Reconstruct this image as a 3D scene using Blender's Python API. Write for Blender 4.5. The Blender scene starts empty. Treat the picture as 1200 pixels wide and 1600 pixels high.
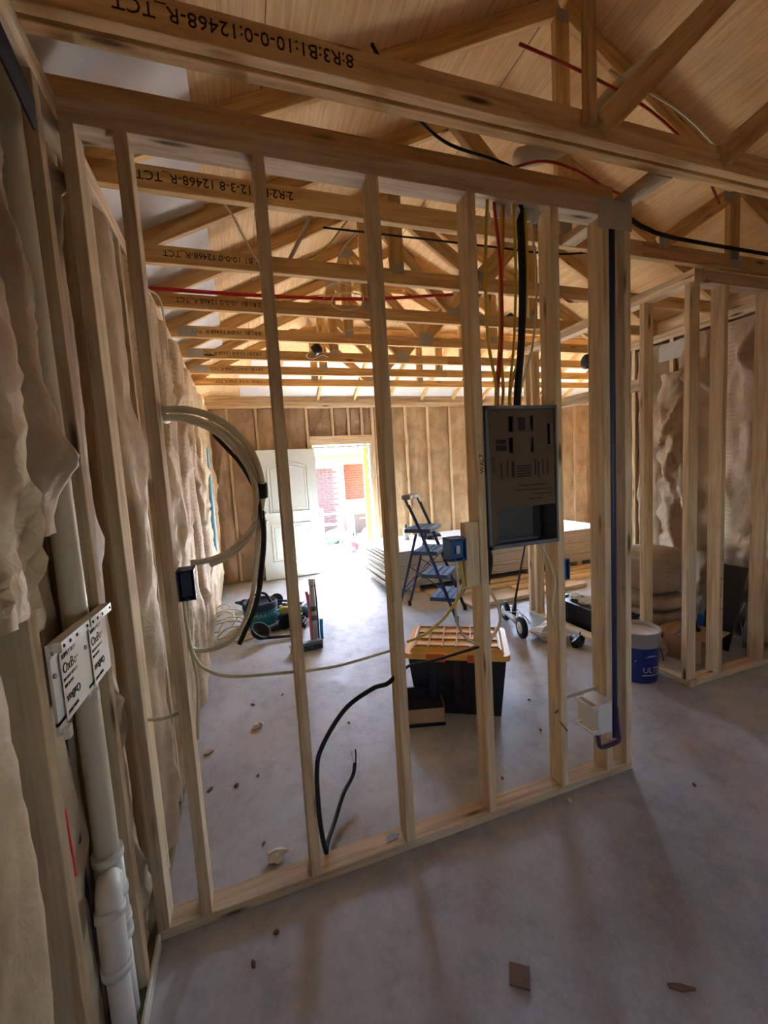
import bpy, math, random
import numpy as np
from mathutils import Vector, Matrix
PI = math.pi
scene = bpy.context.scene
COL = scene.collection
random.seed(7)

# ------------------------------------------------------------------ camera
CAM = Vector((0.416, -1.560, 1.615)); YAW, PITCH, ROLL, FPX = 0.322, -0.0965, -0.0596, 658.8
def camera():
    fwd = Vector((math.sin(YAW), math.cos(YAW), 0)); right = Vector((math.cos(YAW), -math.sin(YAW), 0)); up = Vector((0, 0, 1))
    f2 = fwd*math.cos(PITCH) + up*math.sin(PITCH); u2 = up*math.cos(PITCH) - fwd*math.sin(PITCH)
    r3 = right*math.cos(ROLL) + u2*math.sin(ROLL); u3 = u2*math.cos(ROLL) - right*math.sin(ROLL)
    cd = bpy.data.cameras.new('camera'); cd.sensor_fit = 'VERTICAL'; cd.sensor_height = 36; cd.lens = FPX*36/1600; cd.clip_start = .02
    o = bpy.data.objects.new('camera', cd); COL.objects.link(o)
    m = Matrix((r3, u3, -f2)).transposed().to_4x4(); m.translation = CAM; o.matrix_world = m
    scene.camera = o
camera()

# ------------------------------------------------------------------ world, sun, portals, exposure
w = bpy.data.worlds.new('World'); scene.world = w; w.use_nodes = True
nt = w.node_tree; nt.nodes.clear()
sky = nt.nodes.new('ShaderNodeTexSky'); sky.sky_type = 'NISHITA'; sky.sun_disc = False
sky.sun_elevation = math.radians(62); sky.sun_rotation = math.radians(14); sky.dust_density = 1.5
bg = nt.nodes.new('ShaderNodeBackground'); bg.inputs[1].default_value = SKY_STRENGTH = 2.7
wo = nt.nodes.new('ShaderNodeOutputWorld'); nt.links.new(sky.outputs[0], bg.inputs[0]); nt.links.new(bg.outputs[0], wo.inputs[0])
sd = bpy.data.lights.new('sun', 'SUN'); sd.energy = 85; sd.angle = math.radians(.6); sd.color = (.94, .97, 1)
so = bpy.data.objects.new('sun', sd); COL.objects.link(so)
el, az = math.radians(62), math.radians(14)
so.rotation_euler = Vector((-math.sin(az)*math.cos(el), -math.cos(az)*math.cos(el), -math.sin(el))).to_track_quat('-Z', 'Y').to_euler()
def portal(name, c, sx, sy, direction):
    l = bpy.data.lights.new(name, 'AREA'); l.shape = 'RECTANGLE'; l.size = sx; l.size_y = sy; l.cycles.is_portal = True
    o = bpy.data.objects.new(name, l); COL.objects.link(o); o.location = c
    o.rotation_euler = Vector(direction).to_track_quat('-Z', 'Z').to_euler()
vs = scene.view_settings; vs.view_transform = 'Standard'; vs.look = 'None'; vs.gamma = 1; vs.use_curve_mapping = False
vs.exposure = 2.25
scene.cycles.max_bounces = 10; scene.cycles.diffuse_bounces = 8; scene.cycles.sample_clamp_indirect = 40
scene.cycles.use_denoising = True
scene.cycles.caustics_reflective = False; scene.cycles.caustics_refractive = False

# ------------------------------------------------------------------ materials
def lin(r, g, b):
    f = lambda c: (c/255/12.92) if c/255 <= .04045 else ((c/255+.055)/1.055)**2.4
    return (f(r), f(g), f(b), 1)
class NT:
    def __init__(s, name):
        s.m = bpy.data.materials.new(name); s.m.use_nodes = True; s.t = s.m.node_tree
        s.b = s.t.nodes['Principled BSDF']
    def n(s, typ, **kw):
        x = s.t.nodes.new('ShaderNode'+typ)
        for k, v in kw.items():
            if k.startswith('i_'):
                k = k[2:]; x.inputs[int(k) if k.isdigit() else k.replace('_', ' ')].default_value = v
            else: setattr(x, k, v)
        return x
    def l(s, a, b): s.t.links.new(a, b)
    def math(s, op, a, b=None, clamp=False):
        x = s.n('Math', operation=op, use_clamp=clamp)
        for i, v in enumerate((a, b)):
            if v is None: continue
            if hasattr(v, 'links'): s.l(v, x.inputs[i])
            else: x.inputs[i].default_value = v
        return x.outputs[0]
    def ramp(s, fac, stops):
        x = s.n('ValToRGB'); e = x.color_ramp.elements
        e[0].position, e[0].color = stops[0]; e[1].position, e[1].color = stops[-1]
        for p, c in stops[1:-1]:
            q = e.new(p); q.color = c
        s.l(fac, x.inputs[0]); return x.outputs[0]
    def mix(s, fac, a, b, mode='MIX'):
        x = s.n('MixRGB', blend_type=mode)
        for i, v in zip((0, 1, 2), (fac, a, b)):
            if hasattr(v, 'links'): s.l(v, x.inputs[i])
            else: x.inputs[i].default_value = v
        return x.outputs[0]
    def coords(s, scale=(1, 1, 1), rnd=True):
        tc = s.n('TexCoord'); v = tc.outputs['Object']
        if rnd:
            oi = s.n('ObjectInfo'); mu = s.math('MULTIPLY', oi.outputs['Random'], 57.0)
            ad = s.n('VectorMath', operation='ADD'); s.l(v, ad.inputs[0]); s.l(mu, ad.inputs[1]); v = ad.outputs[0]
        mp = s.n('Mapping'); mp.inputs['Scale'].default_value = scale; s.l(v, mp.inputs[0]); return mp.outputs[0]
    def noise(s, v, scale, detail=4, rough=.55, dist=0):
        x = s.n('TexNoise'); s.l(v, x.inputs['Vector'])
        x.inputs['Scale'].default_value = scale; x.inputs['Detail'].default_value = detail
        x.inputs['Roughness'].default_value = rough; x.inputs['Distortion'].default_value = dist
        return x.outputs['Fac']
    def bump(s, h, strength=.3, dist=.01):
        x = s.n('Bump'); x.inputs['Strength'].default_value = strength; x.inputs['Distance'].default_value = dist
        s.l(h, x.inputs['Height']); s.l(x.outputs[0], s.b.inputs['Normal'])
    def out(s, col, rough=.6, metal=0, spec=.4):
        if hasattr(col, 'links'): s.l(col, s.b.inputs['Base Color'])
        else: s.b.inputs['Base Color'].default_value = col
        if hasattr(rough, 'links'): s.l(rough, s.b.inputs['Roughness'])
        else: s.b.inputs['Roughness'].default_value = rough
        s.b.inputs['Metallic'].default_value = metal; s.b.inputs['Specular IOR Level'].default_value = spec
        return s.m
def wood(name, light, mid, dark, var=.18, knots=True):
    t = NT(name); v = t.coords((1.1, 16, 16))
    g = t.noise(v, 2.2, 6, .6, .5)
    c = t.ramp(g, [(.28, dark), (.5, mid), (.72, light)])
    f = t.noise(t.coords((2, 60, 60)), 4, 3)
    c = t.mix(.35, c, t.ramp(f, [(.3, mid), (.7, light)]), 'MULTIPLY') if False else t.mix(t.math('MULTIPLY', f, .25), c, dark)
    if knots:
        vo = t.n('TexVoronoi'); t.l(t.coords((1.7, 9, 9)), vo.inputs['Vector']); vo.inputs['Scale'].default_value = 1.0
        k = t.ramp(vo.outputs['Distance'], [(.05, (1, 1, 1, 1)), (.13, (0, 0, 0, 1))])
        c = t.mix(k, c, (dark[0]*.25, dark[1]*.2, dark[2]*.15, 1))
    oi = t.n('ObjectInfo'); hs = t.n('HueSaturation'); t.l(c, hs.inputs['Color'])
    val = t.math('ADD', t.math('MULTIPLY', oi.outputs['Random'], 2*var), 1-var); t.l(val, hs.inputs['Value'])
    t.bump(g, .15, .004)
    return t.out(hs.outputs[0], .72, 0, .25)
M = {}
M['stud'] = wood('stud_pine', lin(228, 210, 178), lin(208, 186, 150), lin(172, 144, 108))
M['truss'] = wood('truss_pine', lin(226, 194, 140), lin(208, 172, 116), lin(168, 130, 82))
M['treated'] = wood('treated_pine', lin(150, 140, 105), lin(130, 118, 86), lin(98, 86, 62))
def plywood():
    t = NT('roof_plywood'); v = t.coords((1, 1, 1))
    n = t.noise(t.coords((26, 1.3, 26)), 2, 5, .6, 1.2); n2 = t.noise(v, 2.2, 3)
    c = t.ramp(t.mix(.3, n, n2), [(.3, lin(190, 150, 100)), (.5, lin(218, 182, 130)), (.68, lin(234, 204, 154))])
    vo = t.n('TexVoronoi'); t.l(t.coords((3, 1.1, 3)), vo.inputs['Vector']); vo.inputs['Scale'].default_value = 1.2
    c = t.mix(t.ramp(vo.outputs['Distance'], [(.03, (1, 1, 1, 1)), (.08, (0, 0, 0, 1))]), c, lin(90, 50, 22))
    return t.out(c, .75, 0, .2)
M['plywood'] = plywood()
def osb():
    t = NT('wall_osb'); vo = t.n('TexVoronoi'); t.l(t.coords((14, 14, 5)), vo.inputs['Vector']); vo.inputs['Scale'].default_value = 3
    c = t.ramp(t.noise(vo.outputs['Color'], 1.5, 2), [(.3, lin(120, 84, 48)), (.7, lin(186, 142, 92))])
    return t.out(c, .8, 0, .2)
M['osb'] = osb()
def concrete(name, a, b, c_, rough=.62):
    t = NT(name); v = t.coords((1, 1, 1), False)
    n1 = t.noise(v, .8, 6, .6, .4); n2 = t.noise(v, 9, 6, .65); n3 = t.noise(v, 60, 3)
    c = t.ramp(n1, [(.3, a), (.5, b), (.7, c_)])
    c = t.mix(t.ramp(n2, [(.45, (0, 0, 0, 1)), (.75, (.45, .45, .45, 1))]), c, (a[0]*.62, a[1]*.58, a[2]*.55, 1))
    c = t.mix(t.ramp(n3, [(.5, (0, 0, 0, 1)), (.9, (.5, .5, .5, 1))]), c, c_)
    t.bump(t.mix(.4, n2, n3), .25, .004)
    return t.out(c, t.ramp(n2, [(.3, (rough-.12,)*3+(1,)), (.7, (rough+.12,)*3+(1,))]), 0, .18)
M['concrete'] = concrete('slab_concrete', lin(150, 150, 150), lin(170, 171, 173), lin(190, 192, 195), .55)
M['paving'] = concrete('outdoor_concrete', lin(120, 116, 110), lin(138, 134, 128), lin(150, 146, 140), .8)
def kraft(name, base, dark, prints=True):
    t = NT(name); v = t.coords((1, 1, 1))
    n = t.noise(v, 3.5, 5, .6, .3); n2 = t.noise(v, 22, 4)
    c = t.ramp(n, [(.3, dark), (.65, base)])
    c = t.mix(t.math('MULTIPLY', n2, .22), c, dark)
    if prints:
        sp = t.n('SeparateXYZ'); tc = t.n('TexCoord'); t.l(tc.outputs['Object'], sp.inputs[0]); X, Z = sp.outputs[0], sp.outputs[2]
        fz = t.math('FRACT', t.math('DIVIDE', t.math('ADD', Z, 40.0), .24))
        dx = t.math('ABSOLUTE', t.math('SUBTRACT', X, .02))
        stem = t.math('MULTIPLY', t.math('LESS_THAN', dx, .004), t.math('LESS_THAN', fz, .42))
        bar = t.math('MULTIPLY', t.math('LESS_THAN', dx, .018), t.math('LESS_THAN', t.math('ABSOLUTE', t.math('SUBTRACT', fz, .42)), .02))
        fz2 = t.math('FRACT', t.math('DIVIDE', t.math('ADD', Z, 40.0), .035))
        tx = t.math('MULTIPLY', t.math('LESS_THAN', t.math('ABSOLUTE', t.math('SUBTRACT', X, -.1)), .035), t.math('LESS_THAN', fz2, .35))
        tx = t.math('MULTIPLY', tx, t.math('GREATER_THAN', t.noise(v, 60, 2), .5))
        mk = t.math('MULTIPLY', t.math('MAXIMUM', t.math('MAXIMUM', stem, bar), tx), .4)
        c = t.mix(mk, c, (dark[0]*.35, dark[1]*.3, dark[2]*.3, 1))
    t.bump(t.noise(v, 11, 5, .6, .8), .5, .012)
    return t.out(c, .55, 0, .45)
M['kraft'] = kraft('kraft_paper', lin(190, 168, 132), lin(148, 122, 88))
M['kraft_plain'] = kraft('kraft_paper_plain', lin(186, 166, 138), lin(146, 124, 98), False)
M['kraft_dark'] = kraft('kraft_paper_brown', lin(172, 148, 120), lin(132, 108, 84))
def plain(name, col, rough=.5, metal=0, var=0, spec=.4):
    t = NT(name); n = t.noise(t.coords((1, 1, 1)), 14, 4)
    c = t.mix(t.math('MULTIPLY', n, .35), col, (col[0]*.6, col[1]*.6, col[2]*.6, 1))
    return t.out(c, rough, metal, spec)
for nm, c, r, me in (('white_paint', lin(206, 214, 208), .45, 0), ('baffle_foam', lin(214, 210, 202), .7, 0), ('pvc_white', lin(222, 220, 212), .35, 0),
        ('pvc_cream', lin(206, 198, 176), .4, 0), ('black_plastic', lin(28, 29, 32), .4, 0), ('black_rubber', lin(22, 22, 22), .65, 0),
        ('navy_box', lin(24, 44, 82), .4, 0), ('blue_box', lin(30, 92, 158), .4, 0), ('steel', lin(150, 152, 156), .4, .8), ('galv', lin(176, 172, 164), .5, .25),
        ('panel_grey', lin(96, 102, 110), .5, .1), ('cardboard', lin(172, 140, 104), .8, 0), ('cardboard_dark', lin(98, 82, 66), .85, 0),
        ('cable_yellow', lin(206, 178, 60), .45, 0), ('cable_cream', lin(214, 202, 164), .5, 0), ('cable_red', lin(176, 50, 34), .45, 0), ('cable_orange', lin(206, 104, 44), .45, 0),
        ('cable_white', lin(226, 222, 206), .45, 0), ('pex_red', lin(196, 34, 44), .35, 0), ('pex_blue', lin(98, 164, 206), .35, 0), ('pex_navy', lin(30, 40, 84), .4, 0),
        ('pipe_purple', lin(70, 44, 92), .4, 0), ('pink_pipe', lin(226, 104, 128), .4, 0), ('tape_green', lin(70, 98, 92), .5, 0), ('sky_blue', lin(40, 150, 214), .4, 0),
        ('ladder_blue', lin(50, 68, 100), .4, .1), ('step_blue', lin(64, 84, 116), .6, 0), ('lid_yellow', lin(232, 178, 88), .45, 0), ('tote_black', lin(30, 32, 40), .45, 0),
        ('teal_cloth', lin(22, 132, 150), .75, 0), ('navy_cloth', lin(44, 52, 78), .8, 0), ('gypsum_paper', lin(208, 208, 202), .8, 0), ('gypsum_core', lin(226, 224, 214), .85, 0), ('gypsum_back', lin(112, 98, 80), .85, 0),
        ('bucket_blue', lin(26, 44, 116), .4, 0), ('bucket_grey', lin(150, 146, 140), .5, 0), ('mud_white', lin(222, 220, 214), .7, 0), ('ink', lin(40, 28, 20), .8, 0), ('paper', lin(232, 226, 224), .7, 0),
        ('felt', lin(42, 42, 48), .8, 0), ('orange_wood', lin(190, 92, 40), .6, 0), ('shingle', lin(110, 110, 122), .9, 0), ('brick_red', lin(92, 50, 36), .85, 0), ('brick_grey', lin(60, 46, 48), .85, 0), ('mortar', lin(122, 116, 108), .9, 0), ('lid_groove', lin(186, 132, 58), .5, 0),
        ('fibre', lin(222, 216, 206), .95, 0), ('dark_wood', lin(112, 88, 68), .8, 0), ('rag', lin(70, 62, 64), .9, 0), ('grey_paint', lin(128, 134, 142), .5, 0), ('shaft_grey', lin(176, 178, 182), .4, .2), ('red_plastic', lin(206, 40, 62), .4, 0)):
    M[nm] = plain(nm, c, r, me)

# ------------------------------------------------------------------ geometry helpers
PL = {}
def link(name, me, mat, parent, mtx=None):
    o = bpy.data.objects.new(name, me); COL.objects.link(o)
    if mat is not None and me is not None and not me.materials: me.materials.append(M[mat])
    m = mtx.copy() if mtx is not None else Matrix.Identity(4)
    if parent is not None:
        o.parent = parent
        m = PL[parent.name].inverted() @ m
    o.matrix_basis = m
    PL[o.name] = PL[parent.name] @ m if parent is not None else m
    return o
def tag(o, label=None, cat=None, group=None, kind=None):
    for k, v in (('label', label), ('category', cat), ('group', group), ('kind', kind)):
        if v: o[k] = v
    return o
def thing(name, loc, label, cat, group=None, kind=None):
    return tag(link(name, None, None, None, Matrix.Translation(loc)), label, cat, group, kind)
def mesh(vs, fs, smooth=False):
    me = bpy.data.meshes.new('m'); me.from_pydata([tuple(v) for v in vs], [], fs)
    if smooth: me.polygons.foreach_set('use_smooth', [True]*len(me.polygons))
    me.update(); return me
CACHE = {}
def boxmesh(L, W, H, mat, ch=.003):
    key = (round(L, 3), round(W, 3), round(H, 3), mat, ch)
    if key in CACHE: return CACHE[key]
    x, y, z = L/2, W/2, H/2; ch = min(ch, min(x, y, z)*.4)
    if ch <= 0:
        vs = [(sx*x, sy*y, sz*z) for sx in (-1, 1) for sy in (-1, 1) for sz in (-1, 1)]
        fs = [(0, 1, 3, 2), (4, 6, 7, 5), (0, 4, 5, 1), (2, 3, 7, 6), (0, 2, 6, 4), (1, 5, 7, 3)]
    else:   # long edges chamfered
        yz = [(-y+ch, -z), (y-ch, -z), (y, -z+ch), (y, z-ch), (y-ch, z), (-y+ch, z), (-y, z-ch), (-y, -z+ch)]
        vs = [(-x, a, b) for a, b in yz] + [(x, a, b) for a, b in yz]
        fs = [(i, (i+1) % 8, (i+1) % 8+8, i+8) for i in range(8)] + [tuple(range(7, -1, -1)), tuple(range(8, 16))]
        fs = [tuple(reversed(f)) for f in fs]
        fs = [tuple(reversed(f)) for f in fs]
    me = mesh(vs, fs); me.materials.append(M[mat]); CACHE[key] = me
    return me
def frame(a, b, up=(0, 0, 1)):
    a, b = Vector(a), Vector(b); x = (b-a).normalized(); up = Vector(up)
    if abs(x.dot(up)) > .99: up = Vector((0, 1, 0))
    y = up.cross(x).normalized(); z = x.cross(y)
    m = Matrix((x, y, z)).transposed().to_4x4(); m.translation = (a+b)/2; return m
def board(name, a, b, wd, h, mat, parent, up=(0, 0, 1), ch=.003):
    """bar from a to b, wd across, h along 'up'"""
    L = (Vector(b)-Vector(a)).length
    return link(name, boxmesh(L, wd, h, mat, ch), None, parent, frame(a, b, up))
def box(name, lo, hi, mat, parent, ch=.002):
    d = [hi[i]-lo[i] for i in range(3)]; c = [(hi[i]+lo[i])/2 for i in range(3)]
    k = d.index(max(d)); a, b = list(c), list(c); a[k] = lo[k]; b[k] = hi[k]
    if k == 0: return board(name, a, b, d[1], d[2], mat, parent, (0, 0, 1), ch)
    if k == 1: return board(name, a, b, d[0], d[2], mat, parent, (0, 0, 1), ch)
    return board(name, a, b, d[0], d[1], mat, parent, (0, 1, 0), ch)
def spline(pts, n=8):
    P = [Vector(p) for p in pts]
    if len(P) < 3: return P
    out = []; Q = [2*P[0]-P[1]]+P+[2*P[-1]-P[-2]]
    for i in range(1, len(Q)-2):
        p0, p1, p2, p3 = Q[i-1:i+3]
        for k in range(n):
            t = k/n; out.append(.5*((2*p1)+(p2-p0)*t+(2*p0-5*p1+4*p2-p3)*t*t+(3*p1-p0-3*p2+p3)*t**3))
    out.append(P[-1]); return out
def tubemesh(pts, r, seg=8, rr=None):
    pts = [Vector(p) for p in pts]; vs, fs = [], []; N = len(pts); t0 = None; nrm = None
    for i, p in enumerate(pts):
        t = (pts[min(i+1, N-1)]-pts[max(i-1, 0)]).normalized()
        if nrm is None: nrm = t.orthogonal().normalized()
        else:
            nrm = (nrm - t*nrm.dot(t)).normalized()
        bn = t.cross(nrm); R = rr[i] if rr else r
        for k in range(seg):
            a = 2*PI*k/seg; vs.append(p+(nrm*math.cos(a)+bn*math.sin(a))*R)
    for i in range(N-1):
        for k in range(seg):
            fs.append((i*seg+k, i*seg+(k+1) % seg, (i+1)*seg+(k+1) % seg, (i+1)*seg+k))
    fs.append(tuple(range(seg-1, -1, -1))); fs.append(tuple(range((N-1)*seg, N*seg)))
    return vs, fs
def tube(name, pts, r, mat, parent=None, smooth=True, n=8, seg=8):
    P = spline(pts, n) if n else [Vector(p) for p in pts]
    o0 = P[0] if parent is None else Vector((0, 0, 0))
    vs, fs = tubemesh([p-o0 for p in P], r, seg)
    me = mesh(vs, fs, smooth); return link(name, me, mat, parent, Matrix.Translation(o0))
def cyl(name, a, b, r, mat, parent=None, seg=16, r2=None):
    a, b = Vector(a), Vector(b); vs, fs = tubemesh([Vector((0, 0, 0)), b-a], r, seg, [r, r2 if r2 else r])
    me = mesh(vs, fs); me.polygons.foreach_set('use_smooth', [len(p.vertices) == 4 for p in me.polygons])
    return link(name, me, mat, parent, Matrix.Translation(a))
def lathe(name, prof, c, mat, parent, seg=24, axis=(0, 0, 1)):
    vs, fs = [], []; N = len(prof)
    for r, z in prof:
        for k in range(seg): vs.append((r*math.cos(2*PI*k/seg), r*math.sin(2*PI*k/seg), z))
    for i in range(N-1):
        for k in range(seg): fs.append((i*seg+k, i*seg+(k+1) % seg, (i+1)*seg+(k+1) % seg, (i+1)*seg+k))
    m = Vector((0, 0, 1)).rotation_difference(Vector(axis)).to_matrix().to_4x4(); m.translation = Vector(c)
    return link(name, mesh(vs, fs, True), mat, parent, m)
def multi(name, boxes, mat, parent, mtx=None):
    """several axis boxes (lo,hi) in ONE mesh, for a part made of joined bars"""
    vs, fs = [], []
    for lo, hi in boxes:
        k = len(vs); vs += [(x, y, z) for x in (lo[0], hi[0]) for y in (lo[1], hi[1]) for z in (lo[2], hi[2])]
        fs += [tuple(k+i for i in f) for f in ((0, 1, 3, 2), (4, 6, 7, 5), (0, 4, 5, 1), (2, 3, 7, 6), (0, 2, 6, 4), (1, 5, 7, 3))]
    return link(name, mesh(vs, fs), mat, parent, mtx)
def textmesh(s, size, bend=None):
    cu = bpy.data.curves.new('t', 'FONT'); cu.body = s; cu.size = size; cu.extrude = .0006; cu.resolution_u = 2
    o = bpy.data.objects.new('t', cu); COL.objects.link(o); bpy.context.view_layer.update()
    me = bpy.data.meshes.new_from_object(o.evaluated_get(bpy.context.evaluated_depsgraph_get()))
    bpy.data.objects.remove(o); bpy.data.curves.remove(cu); me.materials.clear(); return me
def lettering(s, size, origin, xdir, ydir, mat, parent, name='lettering'):
    me = textmesh(s, size); x = Vector(xdir).normalized(); y = Vector(ydir).normalized(); z = x.cross(y)
    m = Matrix((x, y, z)).transposed().to_4x4(); m.translation = Vector(origin)
    return link(name, me, mat, parent, m)
def rock(name, c, size, mat, seed, parent=None, rot=0):
    """small crumpled scrap"""
    rs = np.random.RandomState(seed); vs, fs = [], []; U, V = 8, 5
    for j in range(V+1):
        for i in range(U):
            a = 2*PI*i/U; b = -PI/2+PI*j/V; r = 1+rs.uniform(-.35, .35)
            vs.append((size[0]*r*math.cos(a)*math.cos(b), size[1]*r*math.sin(a)*math.cos(b), size[2]*(1+r*math.sin(b))))
    for j in range(V):
        for i in range(U): fs.append((j*U+i, j*U+(i+1) % U, (j+1)*U+(i+1) % U, (j+1)*U+i))
    m = Matrix.Translation(c) @ Matrix.Rotation(rot, 4, 'Z')
    return link(name, mesh(vs, fs, False), mat, parent, m)

# ------------------------------------------------------------------ the setting
ZP, ZT = 2.695, 2.771           # underside and top of the double top plates
def zc(x, y):                   # underside of the top chords
    zl = 2.81+.5*x; zr = 2.81+.5*(4.4-x); zh = 2.81+.5*(5.33-y)
    A = min(zl, zr, zh); B = min(zh, 2.81+.5*(y-2.15), zl, 2.81+.5*(7.3-x))
    return max(A, B)
def structure(name, label, cat, loc=(0, 0, 0)): return thing(name, loc, label, cat, kind='structure')

# floor slab with a fine control joint, ground outside
fl = box('floor', (-.16, -3.7, -.12), (7.4, 5.47, 0), 'concrete', None, 0); tag(fl, 'dusty grey concrete slab floor running under all the stud walls', 'floor', kind='structure')
gr = box('ground', (-9, 5.47, -.2), (14, 16, -.05), 'paving', None, 0); tag(gr, 'sunlit pale concrete patio outside the open doorway', 'ground', kind='structure')

def batt_mesh(W, H, seed, bulge=.03, cr=.02, mat='kraft', nx=12, nz=56):
    rs = np.random.RandomState(seed); u = np.linspace(-1, 1, nx+1); v = np.linspace(0, 1, nz+1)
    U, V = np.meshgrid(u, v); X = U*W/2; Z = V*H
    D = bulge*(1-np.abs(U)**2.5)*(.75+.25*np.sin(V*rs.uniform(4, 9)+rs.uniform(0, 6)))
    for k in range(int(26*H/2.4)):
        cx, cz = rs.uniform(-W/2, W/2), rs.uniform(0, H); a = rs.uniform(-.5, .5)+(PI/2 if rs.rand() < .25 else 0)
        du, dv = math.sin(a), math.cos(a); s = (X-cx)*du+(Z-cz)*dv; n = -(X-cx)*dv+(Z-cz)*du
        D += cr*rs.uniform(-.6, 1)*np.exp(-(n/rs.uniform(.012, .05))**2)*np.exp(-(s/rs.uniform(.1, .45))**2)
    D += rs.uniform(-1, 1, D.shape)*cr*.12
    D *= (1-np.abs(U)**8); X = X + (1-np.abs(V*2-1)**6)*cr*.5*np.sin(V*37+seed)*(np.abs(U) > .9)
    vs = np.stack([X, -D, Z], -1).reshape(-1, 3).tolist(); n = nx+1
    fs = [(j*n+i, j*n+i+1, (j+1)*n+i+1, (j+1)*n+i) for j in range(nz) for i in range(nx)]
    me = mesh(vs, fs, True); me.materials.append(M[mat]); return me
BM = {}
def batt(parent, pos, W, H, seed, rotz, bulge=.03, cr=.02, mat='kraft', lean=0):
    key = (round(W, 2), round(H, 2), seed, bulge, cr, mat)
    if key not in BM: BM[key] = batt_mesh(W, H, seed, bulge, cr, mat)
    return link('insulation_batt', BM[key], None, parent, Matrix.Translation(pos) @ Matrix.Rotation(rotz, 4, 'Z') @ Matrix.Rotation(lean, 4, 'Y'))

# ---- left exterior wall
WL = structure('wall_left', 'unfinished exterior wall of studs with brown paper faced insulation', 'wall')
ly = [-.555+.4064*k for k in range(-1, 15)]
for a, b in ((-3.6, -1.2), (-1.2, 1.24), (1.24, 3.68), (3.68, 5.47)):
    box('sheathing_panel', (-.156, a+.002, 0), (-.143, b-.002, 2.77), 'osb', WL, 0)
for y in ly+[5.31]:
    box('stud', (-.14, y-.019, .038), (0, y+.019, ZP), 'stud', WL)
for a, b in ((-3.6, .9), (.902, 5.33)):
    box('bottom_plate', (-.14, a, 0), (0, b, .038), 'treated', WL); box('top_plate', (-.14, a, ZP), (0, b, ZP+.038), 'stud', WL)
box('top_plate', (-.14, -3.6, ZP+.038), (0, 2.2, ZT), 'stud', WL); box('top_plate', (-.14, 2.202, ZP+.038), (0, 5.33, ZT), 'stud', WL)
for i, y in enumerate(ly[:-1]):
    yc = y+.2032; s = i % 5
    if i == 0: batt(WL, (-.03, yc-.015, .04), .24, 2.62, 11, PI/2, .05, .03, 'kraft_plain')
    elif i == 1: batt(WL, (-.105, yc, .04), .36, 2.62, 12, PI/2, .02, .02, 'kraft_plain')
    elif i == 2:
        batt(WL, (-.07, yc-.05, .04), .27, 2.62, 13, PI/2, .03, .03, 'kraft_plain')
    elif i == 3: batt(WL, (-.03, yc+.01, .04), .34, 2.62, 14, PI/2, .055, .035, 'kraft_plain')
    else: batt(WL, (-.015, yc, .04), .372, 2.63, 20+s, PI/2, .07, .04)
batt(WL, (-.012, 5.22, .04), .17, 2.63, 33, PI/2, .04, .03)
# a loose batt face that has come away from the nearest bay, hanging over the stud edge
batt(WL, (.012, -.70, 1.40), .25, 1.32, 41, PI/2, .045, .045, 'kraft_plain', lean=.03)
batt(WL, (-.004, -.475, 1.52), .15, 1.17, 42, PI/2, .04, .03, 'kraft_plain', lean=-.02)
board('felt_strip', (.004, -.60, 2.66), (.004, -.20, 2.56), .006, .09, 'felt', WL)

# ---- stud partition across the middle
WM = structure('wall_middle', 'open stud partition standing across the middle of the room', 'wall')
S = [.16+.4064*k for k in range(5)]
for x in [.019]+S+[2.064, 2.192]:
    box('stud', (x-.019, 0, .038), (x+.019, .089, ZP), 'stud', WM)
box('bottom_plate', (0, 0, 0), (2.212, .089, .038), 'stud', WM)
box('top_plate', (0, 0, ZP), (2.212, .089, ZP+.038), 'stud', WM)
box('top_plate', (-.14, 0, ZP+.0385), (2.212, .089, ZT), 'stud', WM)
box('nailer', (-.1, .05, ZT), (2.16, .088, ZT+.089), 'truss', WM)
box('blocking', (2.165, -.165, ZT+.001), (2.254, .385, ZT+.039), 'stud', WM)
box('blocking', (1.29, .004, 1.10), (1.358, .042, 1.377), 'stud', WM)
box('strap_plate', (2.02, -.0025, 2.64), (2.216, -.0005, 2.768), 'galv', WM, 0)

# ---- back wall with the doorway and a window behind the breaker panel
WB = structure('wall_back', 'far exterior wall with insulation between studs around the doorway', 'wall')
DX0, DX1, DZ = 1.56, 2.545, 2.075
Y0, Y1 = 5.33, 5.47
bx = [.019, .30, .72, 1.14, 1.50, 1.54, 2.565, 2.605, 2.82, 3.21, 3.63, 4.06, 4.50, 4.86, 6.44, 6.86, 7.26]
for x in bx:
    top = 2.10 if x in (1.54, 2.565) else ZP
    box('stud', (x-.019, Y0, .038), (x+.019, Y1, top), 'stud', WB)
for x in (1.92, 2.19, 2.42): box('cripple_stud', (x-.019, Y0, 2.24), (x+.019, Y1, ZP), 'stud', WB)
for x in (5.3, 5.9): box('cripple_stud', (x-.019, Y0, 2.24), (x+.019, Y1, ZP), 'stud', WB); box('cripple_stud', (x-.019, Y0, .038), (x+.019, Y1, .91), 'stud', WB)
box('header', (1.521, Y0, 2.10), (2.584, Y0+.09, 2.24), 'stud', WB)
box('header', (4.879, Y0, 2.10), (6.421, Y0+.09, 2.24), 'stud', WB)
box('rough_sill', (4.879, Y0, .91), (6.421, Y1, .948), 'stud', WB)
box('bottom_plate', (0, Y0, 0), (1.56, Y1, .038), 'treated', WB); box('bottom_plate', (2.545, Y0, 0), (7.3, Y1, .038), 'treated', WB)
for z in (ZP, ZP+.0385): box('top_plate', (0, Y0, z), (3.6, Y1, z+.0375), 'stud', WB); box('top_plate', (3.602, Y0, z), (7.3, Y1, z+.0375), 'stud', WB)
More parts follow.
